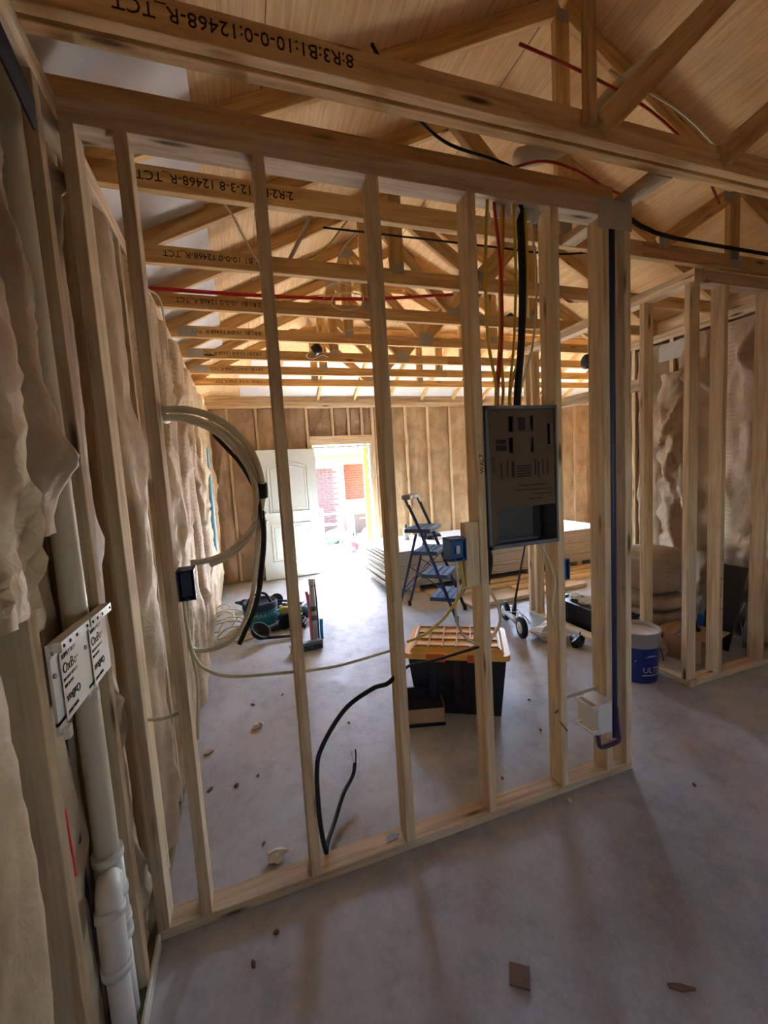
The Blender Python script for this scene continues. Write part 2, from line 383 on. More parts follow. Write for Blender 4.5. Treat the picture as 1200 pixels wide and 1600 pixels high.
for a, b, c, d in ((-.15, DX0, 0, 2.77), (DX0, DX1, 2.1, 2.77), (DX1, 4.86, 0, 2.77), (4.86, 6.44, 0, .93), (4.86, 6.44, 2.12, 2.77), (6.44, 7.4, 0, 2.77)):
    box('sheathing_panel', (a+.001, Y1+.001, c), (b-.001, Y1+.014, d), 'osb', WB, 0)
fulls = [(.019, .30), (.30, .72), (.72, 1.14), (1.14, 1.50), (2.605, 2.82), (2.82, 3.21), (3.21, 3.63), (3.63, 4.06), (4.06, 4.50), (4.50, 4.86), (6.44, 6.86), (6.86, 7.26)]
for i, (a, b) in enumerate(fulls):
    mt = 'kraft_dark' if i < 4 else 'kraft'
    batt(WB, ((a+b)/2, Y0+.035, .04), b-a-.04, 2.65, 60+i % 6, 0, .03, .022, mt)
for i, (a, b) in enumerate([(1.54, 1.92), (1.92, 2.19), (2.19, 2.42), (2.42, 2.605)]):
    batt(WB, ((a+b)/2, Y0+.05, 2.245), b-a-.04, .44, 80+i, 0, .025, .02, 'kraft_dark')

# ---- closet walls on the right
WI = structure('wall_inner_side', 'bare stud wall running away beside the blue bucket', 'wall')
X1 = 3.235
for y in (.475, .80, 1.28, 1.76, 2.03, 2.13): box('stud', (X1, y-.019, .038), (X1+.089, y+.019, ZP), 'stud', WI)
box('bottom_plate', (X1, .43, 0), (X1+.089, 2.15, .038), 'stud', WI)
box('top_plate', (X1, .43, ZP), (X1+.089, 2.15, ZP+.038), 'stud', WI); box('top_plate', (X1, .43, ZP+.0385), (X1+.089, 2.15, ZT), 'stud', WI)
box('header', (X1, .82, 2.10), (X1+.089, 1.26, 2.138), 'stud', WI); box('header', (X1, .82, 2.139), (X1+.089, 1.26, 2.177), 'stud', WI)
box('header', (X1, 1.30, 2.10), (X1+.089, 1.74, 2.138), 'stud', WI); box('header', (X1, 1.30, 2.139), (X1+.089, 1.74, 2.177), 'stud', WI)
WF = structure('wall_inner_front', 'bare stud wall behind the corner post at far right', 'wall')
for x in (3.535, 3.985, 4.33): box('stud', (x-.019, .43, .038), (x+.019, .519, ZP), 'stud', WF)
box('bottom_plate', (X1+.0895, .43, 0), (4.35, .519, .038), 'stud', WF)
box('top_plate', (X1+.0895, .43, ZP), (4.35, .519, ZP+.038), 'stud', WF); box('top_plate', (X1+.0895, .43, ZP+.0385), (4.35, .519, ZT), 'stud', WF)
lettering('SELECT', .011, (3.517, .4293, .725), (1, 0, 0), (0, 0, 1), 'ink', WF); lettering('2-4', .011, (3.52, .4293, .60), (1, 0, 0), (0, 0, 1), 'ink', WF); lettering('STUD', .012, (3.517, .4293, .505), (1, 0, 0), (0, 0, 1), 'ink', WF)

# ---- right exterior wall and the outer shell that closes the place
WR = structure('wall_right', 'insulated exterior wall seen through the closet studs', 'wall')
XR = 4.36
for k in range(5):
    y = .62+.4064*k; box('stud', (XR, y-.019, .038), (XR+.14, y+.019, ZP), 'stud', WR)
    if k < 4: batt(WR, (XR+.03, y+.2032, .04), .37, 2.63, 90+k, -PI/2, .05, .05, 'kraft_dark')
batt(WR, (XR+.03, .53, .04), .14, 2.63, 97, -PI/2, .03, .03, 'kraft_dark')
batt(WR, (XR-.04, 1.36, .72), .30, 1.65, 98, -PI/2, .08, .09, 'kraft_dark')        # a loose batt sagging forward
for z in (ZP, ZP+.0385): box('top_plate', (XR, -3.6, z), (XR+.14, 2.25, z+.0375), 'stud', WR)
box('bottom_plate', (XR, -3.6, 0), (XR+.14, 2.25, .038), 'treated', WR)
for a, b, c, d in ((-3.6, -1.3, 0, 2.77), (-1.3, .2, 0, 2.77), (.2, 2.25, 0, 2.77)):
    box('sheathing_panel', (XR+.142, a, c), (XR+.156, b, d), 'osb', WR, 0)
WQ = structure('wall_front', 'sheathed wall with a small opening added for fill light behind the viewer', 'wall')
for a, b, c, d in ((-.16, 2.6, 0, 2.77), (2.6, 2.85, 0, 1.5), (2.6, 2.85, 1.8, 2.77), (2.85, 4.52, 0, 2.77)):  # unseen gap left in the sheathing to let in fill daylight
    box('sheathing_panel', (a, -3.71, c), (b, -3.695, d), 'osb', WQ, 0)
box('gable_panel', (-.16, -3.71, 2.77), (4.52, -3.695, 4.0), 'osb', WQ, 0)
WJ = structure('wall_far_right', 'sheathed end of the room beyond the drywall stack', 'wall')
box('sheathing_panel', (4.52, 2.24, 0), (7.4, 2.255, 2.77), 'osb', WJ, 0); box('sheathing_panel', (7.39, 2.25, 0), (7.405, 5.48, 2.77), 'osb', WJ, 0)
portal('door_portal', (2.05, 5.50, 1.03), .98, 2.06, (0, -1, 0))
portal('window_portal', (5.65, 5.50, 1.52), 1.54, 1.15, (0, -1, 0))
portal('fill_opening_portal', (2.725, -3.72, 1.65), .25, .3, (0, 1, 0))  # samples sky light through the added opening behind the viewer

# window behind the panel
t = NT('window_glass'); t.t.nodes.remove(t.b)
tr = t.n('BsdfTransparent'); gl = t.n('BsdfGlossy'); gl.inputs['Roughness'].default_value = .02; mx = t.n('MixShader'); mx.inputs[0].default_value = .06
t.l(tr.outputs[0], mx.inputs[1]); t.l(gl.outputs[0], mx.inputs[2]); t.l(mx.outputs[0], t.t.nodes['Material Output'].inputs[0]); M['glass'] = t.m
W1 = structure('window_1', 'white framed window in the far wall behind the breaker panel', 'window')
multi('window_frame', [((4.885, 5.40, .952), (4.935, 5.46, 2.098)), ((6.365, 5.40, .952), (6.415, 5.46, 2.098)), ((4.935, 5.40, .952), (6.365, 5.46, 1.0)), ((4.935, 5.40, 2.05), (6.365, 5.46, 2.098)), ((5.63, 5.405, 1.0), (5.67, 5.455, 2.05))], 'white_paint', W1)
box('pane', (4.935, 5.43, 1.0), (5.63, 5.434, 2.05), 'glass', W1, 0); box('pane', (5.67, 5.43, 1.0), (6.365, 5.434, 2.05), 'glass', W1, 0)

# door casing and open leaf
TR = structure('trim_1', 'white painted door jamb lining the bright doorway', 'door frame')
box('jamb', (DX0, 5.335, 0), (DX0+.03, 5.465, DZ-.03), 'white_paint', TR); box('jamb', (DX1-.03, 5.335, 0), (DX1, 5.465, DZ-.03), 'white_paint', TR)
box('head_jamb', (DX0, 5.335, DZ-.029), (DX1, 5.465, DZ), 'white_paint', TR); box('threshold', (DX0+.031, 5.34, 0), (DX1-.031, 5.50, .02), 'galv', TR)
box('stop_strip', (DX1-.042, 5.42, .02), (DX1-.0305, 5.44, DZ-.03), 'felt', TR)
D1 = structure('door_1', 'white panelled entry door swung wide open against the far wall', 'door', (1.56, 5.29, 0))
DW = .915
Dm = Matrix.Translation((1.575, 5.285, .012)) @ Matrix.Rotation(math.radians(180+5), 4, 'Z')     # local x runs from hinge to latch side
def door_leaf():
    L = link('leaf', boxmesh(DW, .044, 2.03, 'white_paint'), None, D1, Dm @ Matrix.Translation((DW/2, 0, 1.015)))
    def ring(lo, hi, arch):
        x0, z0 = lo; x1, z1 = hi; pts = [(x0, z0), (x1, z0), (x1, z1)]
        if arch: pts += [(x1+(x0-x1)*k/8, z1+.07*math.sin(PI*k/8)) for k in range(1, 8)]
        pts += [(x0, z1), (x0, z0)]
        for nm, ins, r in (('panel_moulding', 0, .010), ('panel_moulding', .045, .006)):
            cx, cz = (x0+x1)/2, (z0+z1)/2
            P = [Dm @ Vector((cx+(px-cx)*(1-ins/(x1-cx)), .023, cz+(pz-cz)*(1-ins/(z1-cz)))) for px, pz in pts]
            vs, fs = tubemesh([D1M @ p for p in P], r, 6); link(nm, mesh(vs, fs), 'white_paint', L, D1M.inverted())
    ring((.15, .28), (DW-.15, .86), False); ring((.15, 1.05), (DW-.15, 1.76), True)
    kx = DW-.07
    for z, r in ((.93, .028), (1.07, .02)):
        a = Dm @ Vector((kx, .022, z)); b = Dm @ Vector((kx, .06, z)); o = lathe('door_knob' if z < 1 else 'deadbolt', [(.0, 0), (r, 0), (r, .008), (r*.5, .012), (r*.5, .03), (r, .036), (r*.9, .055), (0, .06)], a, 'steel', D1, 14, (b-a))
    for z in (.2, 1.0, 1.8): cyl('hinge', Dm @ Vector((-.006, .012, z)), Dm @ Vector((-.006, .012, z+.09)), .008, 'steel', D1, 8)
D1M = PL[D1.name].inverted()
door_leaf()

# ---- roof: plywood deck, jack rafters, vent baffles
RF = structure('roof', 'plywood roof deck over the trusses with pale vent baffles at the eaves', 'roof')
def deck(x0, x1, y0, y1):
    nx, ny = 6, 6; vs, fs = [], []
    for lay in (0, .012):
        for j in range(ny+1):
            for i in range(nx+1):
                x = x0+.002+(x1-x0-.004)*i/nx; y = y0+.002+(y1-y0-.004)*j/ny; vs.append((x-x0, y-y0, zc(x, y)+.1005+lay))
    n = nx+1; q = n*(ny+1)
    for j in range(ny):
        for i in range(nx):
            a = j*n+i; fs += [(a, a+n, a+n+1, a+1), (q+a, q+a+1, q+a+n+1, q+a+n)]
    edge = [i for i in range(n)]+[j*n+nx for j in range(1, ny+1)]+[ny*n+i for i in range(nx-1, -1, -1)]+[j*n for j in range(ny-1, 0, -1)]
    for a, b in zip(edge, edge[1:]+edge[:1]): fs.append((a, b, q+b, q+a))
    link('deck_sheet', mesh(vs, fs), 'plywood', RF, Matrix.Translation((x0, y0, 0)))
row = 0
for x0 in [-.46, .64, 1.74, 2.2, 3.3, 4.4]:
    x1 = {-.46: .64, .64: 1.74, 1.74: 2.2, 2.2: 3.3, 3.3: 4.4, 4.4: 4.86}[x0]; row += 1
    y = -3.9-(1.22 if row % 2 else 0)
    while y < 5.9:
        b = min(y+2.44, 5.9)
        if b > -3.9: deck(x0, x1, max(y, -3.9), b)
        y += 2.44
for x0 in (4.86, 6.2):
    for a, b in ((1.8, 3.8), (3.8, 5.9)): deck(x0, x0+1.34, a, b)
vs_, fs_ = [], []
gx = np.arange(-.48, 7.6, .11); gy = np.arange(-3.95, 6.0, .11)
for y in gy:
    for x in gx: vs_.append((x, y, zc(min(x, 7.5), y)+.125))
n_ = len(gx)
for j in range(len(gy)-1):
    for i in range(n_-1):
        if gx[i] < 4.9 or gy[j] > 1.7: a = j*n_+i; fs_.append((a, a+1, a+n_+1, a+n_))
link('light_block_cover', mesh(vs_, fs_), 'felt', RF)  # unseen cover added above the deck to keep sun out of its seams
TY = [-.22+.61*k for k in range(8)]
for k in range(7):
    y0, y1 = TY[k]+.045, TY[k+1]-.004; x0, x1 = -.12, .36
    P = [(x0, y0, zc(x0, 1)+.09), (x1, y0, zc(x1, 1)+.09), (x1, y1, zc(x1, 1)+.09), (x0, y1, zc(x0, 1)+.09)]
    if k < 6: link('vent_baffle', mesh([Vector(p)-Vector((0, 0, d)) for d in (.006, 0) for p in P], [(0, 1, 2, 3), (7, 6, 5, 4), (0, 4, 5, 1), (1, 5, 6, 2), (2, 6, 7, 3), (3, 7, 4, 0)]), 'baffle_foam', RF)
for y in (-3.5, -1.5, .5): box('eave_light_block', (4.40, y, 2.7715), (4.44, y+1.998, 2.90), 'stud', RF)  # boards added to shut leaking light out of the right eave gap
for x in (0, 2.4, 4.8): box('eave_light_block', (x, 5.36, 2.7715), (x+2.398, 5.40, 2.90), 'stud', RF)  # same along the back wall, added to block daylight at the eave
for k in range(11):
    x0, x1 = .52+.61*k, 1.08+.61*k; P = [(x, y, 2.81+.5*(5.33-y)+.09) for x, y in ((x0, 4.55), (x1, 4.55), (x1, 5.36), (x0, 5.36))]
    link('vent_baffle', mesh([Vector(p)-Vector((0, 0, d)) for d in (.006, 0) for p in P], [(0, 1, 2, 3), (7, 6, 5, 4), (0, 4, 5, 1), (1, 5, 6, 2), (2, 6, 7, 3), (3, 7, 4, 0)]), 'baffle_foam', RF)
for k in range(10):
    x = 1.1+.61*k; y1 = 4.12; a = (x, 5.40, zc(x, 5.36)+.045); b = (x, y1, 2.81+.5*(5.33-y1)+.045)
    if 2.81+.5*x > b[2]-.05: board('jack_rafter', a, b, .038, .089, 'truss', RF)

# ------------------------------------------------------------------ roof trusses, one thing each
ORD = ['nearest doubled roof truss crossing overhead in front of the partition', 'first roof truss beyond the partition, printed code reading 12-3-8', 'second roof truss beyond the partition, with a bare stamped bottom chord',
       'roof truss whose bottom chord carries the red water tube', 'roof truss next behind the red water tube', 'roof truss with the black fixture box hanging below its chord', 'second last roof truss before the back wall', 'last roof truss before the sloping back rafters']
CODE = ['8:R3:B1:10-0-0:12468-R_TCT', '2:R2:B1 12-3-8 12468-R_TCT', '2:R1:B1 10-0-0 12468-R_TCT', '3:R1:B1 10-0-0 12468-R_TCT', '4:R1:B1 10-0-0 12468-R_TCT', '2:R2:B1 12-3-8 12468-R_TCT', '5:R1:B1 10-0-0 12468-R_TCT', '1:R2:B1 12-3-8 12468-R_TCT']
WEBS = {0: [], 1: [(2.2, 2.86, 2.2, 9), (3.54, 2.86, 3.54, 9), (2.92, 2.87, 3.47, 3.2), (1.42, 3.42, 2.02, 2.87)],
        2: [(1.455, 2.86, 1.455, 9), (1.5, 3.2, 2.0, 2.87), (2.05, 2.87, 2.7, 3.5)]}
CODEX = [.84, .74, .68, .66, .69, .72, .76, .78]; CODEH = [.052, .050, .045, .045, .045, .045, .045, .045]
for k, y in enumerate(TY):
    T = thing('roof_truss', (-.14, y, ZT), ORD[k], 'roof truss', 'roof trusses')
    xr = 4.54 if y < 2.2 else 7.2
    plies = [(y-.04, y-.002), (y+.012, y+.05)] if k == 0 else [(y, y+.038)]
    for a, b in plies:
        cuts = [(-.14, 3.05-(.3 if k % 2 else 0)), (3.052-(.3 if k % 2 else 0), xr)]
        for c0, c1 in cuts: ch = box('bottom_chord', (c0, a, ZT+.0005), (c1, b, ZT+.0895), 'truss', T); ch_first = ch if c0 < 0 and a == plies[0][0] else (ch_first if c0 > 0 or a != plies[0][0] else ch)
        xs = np.arange(-.42, xr+.001, .02); zs = np.array([zc(x, y) for x in xs]); sl = np.diff(zs); br = [0]+[i+1 for i in range(len(sl)-1) if abs(sl[i+1]-sl[i]) > .003]+[len(xs)-1]
        br = [b_ for i, b_ in enumerate(br) if i == 0 or b_-br[i-1] > 2]
        for i0, i1 in zip(br, br[1:]):
            p, q = Vector((xs[i0], (a+b)/2, zs[i0])), Vector((xs[i1], (a+b)/2, zs[i1])); d = (q-p).normalized(); nv = Vector((-d.z, 0, d.x))
            board('top_chord', p+nv*.0445, q+nv*.0445, b-a, .089, 'truss', T)
    webs = WEBS.get(k, [(1.45, 2.86, 1.45, 9), (1.49, 9, 2.17, 2.87), (2.23, 2.87, 2.9, 9), (2.95, 2.86, 2.95, 9)])
    y0, y1 = plies[0]
    for x0, z0, x1, z1 in webs:
        z0 = zc(x0, y)-.005 if z0 == 9 else z0; z1 = zc(x1, y)-.005 if z1 == 9 else z1
        board('web', (x0, (y0+y1)/2, z0), (x1, (y0+y1)/2, z1), .089 if abs(x0-x1) < .01 else .037, .037 if abs(x0-x1) < .01 else .089, 'truss', T, (0, 1, 0) if abs(x0-x1) < .01 else (0, 0, 1))
        for x, z in ((x0, z0), (x1, z1)):
            zz = min(max(z, ZT+.045), z)
            gx = multi('gusset_plate', [((x-.038, y0-.0012, zz-.03), (x+.038, y0-.0002, zz+.03))]+[((x-.035+.016*i, y0-.002, zz-.027), (x-.029+.016*i, y0-.0012, zz+.027)) for i in range(5)], 'galv', T)
    # printed code, upside down along the chord
    me = textmesh(CODE[k], CODEH[k]); L = max(v.co.x for v in me.vertices); zt = ZT+.066
    m = Matrix(((-1, 0, 0), (0, 0, -1), (0, -1, 0))).to_4x4(); m.translation = (CODEX[k], y0-.0008, zt)
    m = Matrix(((-1, 0, 0, CODEX[k]), (0, 0, -1, y0-.0006), (0, -1, 0, zt), (0, 0, 0, 1)))
    link('lettering', me, 'ink', ch_first, m)
    if k == 0:      # braces nailed to the near face
        board('brace', (1.70, -.279, 2.80), (1.70, -.279, 3.56), .038, .036, 'truss', T, (0, 1, 0))
        board('web', (1.76, -.279, 2.81), (2.60, -.279, 3.60), .036, .089, 'truss', T)
        board('web', (2.40, -.279, 2.815), (3.08, -.279, 3.33), .036, .089, 'truss', T)
    if k == 1:
        for x in (3.55,): multi('gusset_plate', [((x-.06, y0-.0012, ZT+.005), (x+.06, y0-.0002, ZT+.085))], 'galv', T)
    if k in (4, 5, 6):
        for x in (2.2, .12): multi('gusset_plate', [((x-.07, y0-.0012, ZT+.008), (x+.07, y0-.0002, ZT+.082))]+[((x-.065+.026*i, y0-.002, ZT+.012), (x-.06+.026*i, y0-.0012, ZT+.078)) for i in range(6)], 'galv', T)

# ------------------------------------------------------------------ breaker panel and the cables that feed it
EP = thing('breaker_panel', (1.582, .05, 1.25), 'dark grey breaker panel with a cardboard cover between two studs', 'breaker panel')
x0, x1, z0, z1, yf, yb = 1.4, 1.764, 1.25, 1.86, -.012, .085
multi('enclosure', [((x0, yb-.002, z0), (x1, yb, z1)), ((x0, yf, z0), (x0+.002, yb, z1)), ((x1-.002, yf, z0), (x1, yb, z1)), ((x0, yf, z0), (x1, yb, z0+.002)), ((x0, yf, z1-.002), (x1, yb, z1)),
                    ((x0, yf-.001, z0), (x0+.014, yf+.001, z1)), ((x1-.01, yf-.001, z0), (x1, yf+.001, z1)), ((x0, yf-.001, z0), (x1, yf+.001, z0+.016)), ((x0, yf-.001, z1-.014), (x1, yf+.001, z1))], 'panel_grey', EP)
# cardboard cover, cut around five slots and the open bottom
slots = [(.115, .50, .14, .565), (.225, .50, .24, .565), (.115, .41, .135, .475), (.225, .41, .24, .475), (.315, .44, .33, .53)]
us = sorted({.018, .352}.union(*[{a, c} for a, b, c, d in slots])); ws = sorted({.175, .595}.union(*[{b, d} for a, b, c, d in slots])); cells = []
for a, c in zip(us, us[1:]):
    for b, d in zip(ws, ws[1:]):
        m_ = ((a+c)/2, (b+d)/2)
        if not any(s[0] < m_[0] < s[2] and s[1] < m_[1] < s[3] for s in slots): cells.append(((x0+a, yf+.004, z0+b), (x0+c, yf+.008, z0+d)))
cells.append(((x0+.018, yf+.004, z0+.02), (x0+.05, yf+.008, z0+.175)))
CV = multi('cover', cells, 'cardboard_dark', EP); CV['label'] = 'brown cardboard cover with cut slots'
box('bus_plate', (x0+.03, yf+.085, z0+.02), (x0+.352, yf+.09, z0+.40), 'black_plastic', EP, 0)
for i, (a, b, c, d) in enumerate([(.05, .42, .10, .445), (.05, .45, .10, .468), (.165, .505, .20, .56)]): box('printed_mark', (x0+a, yf+.003, z0+b), (x0+c, yf+.0038, z0+d), 'ink', CV, 0)
for i in range(5): box('printed_mark', (x0+.15, yf+.003, z0+.305+.011*i), (x0+.225, yf+.0038, z0+.311+.011*i), 'ink', CV, 0)
for a, b, w_ in ((.07, .30, .006), (.10, .31, .006), (.125, .305, .014), (.245, .31, .006), (.26, .30, .006), (.285, .31, .005), (.31, .31, .005)): box('printed_mark', (x0+a, yf+.003, z0+b), (x0+a+w_, yf+.0038, z0+b+.07), 'ink', CV, 0)
for i, (a, c) in enumerate(((.21, .28), (.23, .33), (.14, .33), (.16, .31))): box('printed_mark', (x0+a, yf+.003, z0+.205+.02*i), (x0+c, yf+.0038, z0+.209+.02*i), 'ink', CV, 0)
lettering('SERVICE', .018, (x0+.04, yf+.0037, z0+.33), (0, 0, 1), (-1, 0, 0), 'ink', CV)
lettering('WAL7', .03, (1.392, -.0012, 1.58), (0, 0, 1), (-1, 0, 0), 'ink', WM, 'lettering')

CG = 'cables dropping into the breaker panel'
def cable(pts, r, mat, label, group=None, name='electrical_cable', cat='cable', n=8, seg=7):
    return tag(tube(name, pts, r, mat, None, True, n, seg), label, cat, group)
for i, (xt, xb, r, mat, lab, bow) in enumerate([
        (1.472, 1.485, .007, 'cable_yellow', 'yellow cable nearest the left stud dropping into the breaker panel', -.03), (1.51, 1.50, .007, 'cable_red', 'red cable dropping into the breaker panel', .02),
        (1.548, 1.53, .007, 'cable_yellow', 'yellow cable beside the red one above the breaker panel', -.015), (1.565, 1.50, .006, 'cable_orange', 'orange cable crossing behind the red one above the panel', .0),
        (1.60, 1.555, .006, 'cable_yellow', 'thin yellow cable in the middle of the drop into the panel', .01), (1.635, 1.60, .016, 'black_rubber', 'thick black service cable dropping into the breaker panel', .01),
        (1.665, 1.57, .007, 'cable_yellow', 'yellow cable crossing the thick black one above the panel', .03), (1.70, 1.63, .005, 'cable_cream', 'thin cream cable hanging by the right stud above the panel', .04)]):
    yy = .03+.007*(i % 4)
    cable([(xt, yy, 2.765), (xt, yy, 2.69), ((xt*2+xb)/3+bow, yy-.008, 2.42), ((xt+xb*2)/3+bow, yy-.004, 2.14), (xb, yy, 1.95), (xb, yy+.01, 1.862)], r, mat, lab, CG)
for i, x in enumerate((1.475, 1.525, 1.575, 1.62, 1.68, 1.72)):
    f = rock('foam_dab', (x, .04, 2.64 if i else 2.60), (.013, .02, .028), 'mud_white', 500+i); tag(f, 'dab of pale fire foam sealing the cable holes under the top plate', 'sealant', 'foam dabs under the top plate')

# ------------------------------------------------------------------ outlet boxes
def outlet_box(lo, hi, mat, label, face):
    o = thing('outlet_box', ((lo[0]+hi[0])/2, (lo[1]+hi[1])/2, lo[2]), label, 'outlet box', 'plastic outlet boxes on the studs'); t_ = .004
    multi('shell', [((lo[0], hi[1]-t_, lo[2]), hi), ((lo[0], lo[1], lo[2]), (lo[0]+t_, hi[1], hi[2])), ((hi[0]-t_, lo[1], lo[2]), hi), (lo, (hi[0], hi[1], lo[2]+t_)), ((lo[0], lo[1], hi[2]-t_), hi),
                    ((lo[0]+.01, lo[1]+.012, lo[2]+.01), (hi[0]-.01, lo[1]+.015, hi[2]-.01))], mat, o)
    for z in (lo[2]+.006, hi[2]-.012):
        for x in ((lo[0]+.012, hi[0]-.022) if hi[0]-lo[0] > .06 else ((lo[0]+hi[0])/2-.005,)): box('screw_tab', (x, lo[1]-.003, z), (x+.01, lo[1]+.012, z+.006), mat, o, 0)
    for z in (lo[2]+.015, hi[2]-.02): cyl('nail', (hi[0]-.0, lo[1]+.03, z), (hi[0]+.0, lo[1]+.07, z), .002, 'steel', o, 6)
    if face: box('sticker', face[0], face[1], 'paper', o, 0)
outlet_box((.181, .01, 1.21), (.235, .085, 1.317), 'navy_box', 'dark navy outlet box below the cream tubing loop', ((.2355, .02, 1.225), (.2362, .075, 1.30)))
outlet_box((1.213, -.012, 1.222), (1.288, .06, 1.318), 'blue_box', 'bright blue outlet box on a wood block beside the breaker panel', ((1.24, -.0128, 1.255), (1.256, -.0122, 1.288)))
outlet_box((1.806, .03, 1.05), (1.86, .10, 1.15), 'blue_box', 'blue outlet box half hidden behind the stud right of the panel', None)

# cables between the studs
cable([(.19, .05, 1.21), (.192, .045, 1.10), (.205, .042, 1.0), (.245, .045, .935), (.34, .045, .892), (.548, .045, .865), (.566, .045, .862), (.73, .045, .853), (.96, .045, .873), (.99, .045, .876)], .006, 'cable_cream', 'long tan cable sagging through the studs below the navy outlet box')
cable([(.038, .045, .80), (.08, .04, .795), (.141, .045, .80)], .006, 'cable_cream', 'short tan cable joining the two corner studs')
cable([(.20, .06, 1.21), (.19, .08, 1.05), (.20, .09, .90), (.19, .10, .76), (.18, .09, .66)], .006, 'cable_cream', 'tan cable running down behind the corner stud')
cable([(.979, .045, .775), (.93, .07, .72), (.871, .11, .689), (.752, .13, .616), (.645, .12, .49), (.610, .10, .398), (.604, .08, .196), (.618, .075, .055), (.635, .13, .04), (.69, .24, .03), (.76, .36, .05), (.83, .44, .07), (.853, .475, .11)], .010, 'black_rubber', 'thick black cable looping from a stud hole down to the floor plate')
for i, (dx, c_) in enumerate(((-.006, 'cable_white'), (.004, 'black_plastic'))): cable([(.853+dx, .475, .105), (.856+dx*2, .49, .135), (.856+dx*2.5, .50, .165)], .004, c_, ('white' if i == 0 else 'black')+' stripped wire end sticking out of the floor cable', None, 'wire_end', 'wire')
cable([(1.018, .045, .895), (1.10, .04, .915), (1.20, .03, .985), (1.28, .02, 1.10), (1.275, .03, 1.215)], .006, 'cable_yellow', 'yellow cable rising from a stud to the bright blue box')
cable([(1.255, .035, 1.215), (1.262, .03, 1.10), (1.245, .03, .98), (1.28, .035, .88), (1.36, .045, .815)], .006, 'cable_cream', 'tan cable dropping from the bright blue box to the stud')
cable([(.998, .045, .775), (1.03, .045, .79), (1.145, .043, .790), (1.25, .045, .797), (1.36, .045, .806)], .006, 'black_rubber', 'dark cable stretched between studs in front of the yellow lid')
cable([(1.43, .05, 1.25), (1.435, .045, 1.16), (1.42, .05, 1.08), (1.47, .05, .98), (1.475, .05, .89), (1.40, .05, .80)], .007, 'cable_cream', 'tan cable curving out below the panel towards the stud foot')
cable([(1.425, .04, 1.25), (1.43, .035, 1.19), (1.41, .035, 1.09)], .011, 'black_rubber', 'stub of thick dark cable leaving the panel bottom')
cable([(1.69, .04, 1.25), (1.735, .02, 1.15), (1.755, .012, 1.05), (1.735, .01, .93), (1.765, .02, .80)], .006, 'cable_cream', 'tan cable looping down the right stud below the panel')

# ------------------------------------------------------------------ white box and pipes at the end post
JB = thing('valve_box', (1.99, .02, .28), 'white plastic box on a strap at the foot of the end post', 'box')
def rounded_box(name, lo, hi, r, mat, parent):
    cx, cy = (lo[0]+hi[0])/2, (lo[1]+hi[1])/2; w_, d_ = (hi[0]-lo[0])/2-r, (hi[1]-lo[1])/2-r; ring = []
    for q, (sx, sy) in enumerate(((1, 1), (-1, 1), (-1, -1), (1, -1))):
        for k in range(5): a = PI/2*q+PI/2*k/4; ring.append((cx+sx*w_+r*math.cos(a), cy+sy*d_+r*math.sin(a)))
    n = len(ring); vs = [(x, y, lo[2]) for x, y in ring]+[(x, y, hi[2]) for x, y in ring]
    fs = [(i, (i+1) % n, n+(i+1) % n, n+i) for i in range(n)]+[tuple(range(n-1, -1, -1)), tuple(range(n, 2*n))]
    me = mesh(vs, fs); return link(name, me, mat, parent)
rounded_box('body', (1.945, -.045, .283), (2.040, .075, .432), .018, 'pvc_white', JB)
multi('face_plate', [((1.94, -.052, .285), (1.9449, .08, .435))], 'pvc_white', JB)
for z in (.30, .425): multi('mounting_ear', [((1.912, -.05, z-.008), (1.94, -.04, z+.008)), ((1.912, .05, z-.008), (1.94, .06, z+.008)), ((1.908, -.05, z-.006), (1.914, .06, z+.006))], 'pvc_white', JB)
board('strap', (1.806, .05, .452), (2.036, .05, .458), .004, .018, 'galv', JB)
cyl('strap_bolt', (1.935, .04, .455), (1.935, .062, .455), .008, 'galv', JB, 8); cyl('strap_bolt', (2.02, .04, .458), (2.02, .062, .458), .008, 'galv', JB, 8)
cable([(1.972, -.015, .283), (1.972, -.02, .225), (1.982, -.025, .20), (2.03, -.025, .195), (2.09, -.02, .195), (2.112, -.01, .205), (2.115, .0, .25), (2.115, .01, .36)], .011, 'pipe_purple', 'purple drain tube bending under the white box', None, 'drain_tube', 'pipe', 6, 10)
cable([(2.128, .045, .18), (2.128, .045, .9), (2.128, .045, 1.8), (2.13, .045, 2.695)], .025, 'pex_navy', 'dark blue pipe running up inside the end post', None, 'water_pipe', 'pipe', 4, 12)

# ------------------------------------------------------------------ tubing loop on the partition
def loop(dx, dz, dy, a0=100, a1=-100, rx=.285, rz=.30, c=(.215, .24, 1.57)):
    out = []
    for k in range(15):
        a = math.radians(a0+(a1-a0)*k/14); out.append((c[0]+dx+rx*math.cos(a), c[1]+dy+.10*math.sin(a)*-1, c[2]+dz+rz*math.sin(a)))
    return out
LG = 'cream tubes of the big loop'
for i, (dx, dz, dy, a0, a1, lab) in enumerate([(0, .012, 0, 98, -95, 'outermost cream tube of the big loop tied to the corner stud'), (-.012, -.014, .022, 98, -78, 'middle cream tube of the big loop tied to the corner stud'), (-.03, -.02, -.02, 95, -20, 'innermost cream tube of the big loop, ending behind the tape')]):
    cable([(.179, .19+dy, 1.866+dz)]+loop(dx, dz, dy, a0, a1), .0125, 'pvc_cream', lab, LG, 'conduit_tube', 'tube', 3, 10)
TB = thing('tape_band', (.50, .22, 1.53), 'black tape wrapped around the cream tubing loop', 'tape')
vs, fs = tubemesh(loop(-.008, 0, 0, 8, -8)[3:13], .027, 12); link('wrap', mesh(vs, fs, True), 'black_rubber', TB)
cable([(.33, .26, 1.80), (.42, .25, 1.68), (.475, .235, 1.55), (.482, .23, 1.45)], .008, 'black_rubber', 'black cable tucked inside the cream tubing loop', None, 'electrical_cable', 'cable', 6, 8)
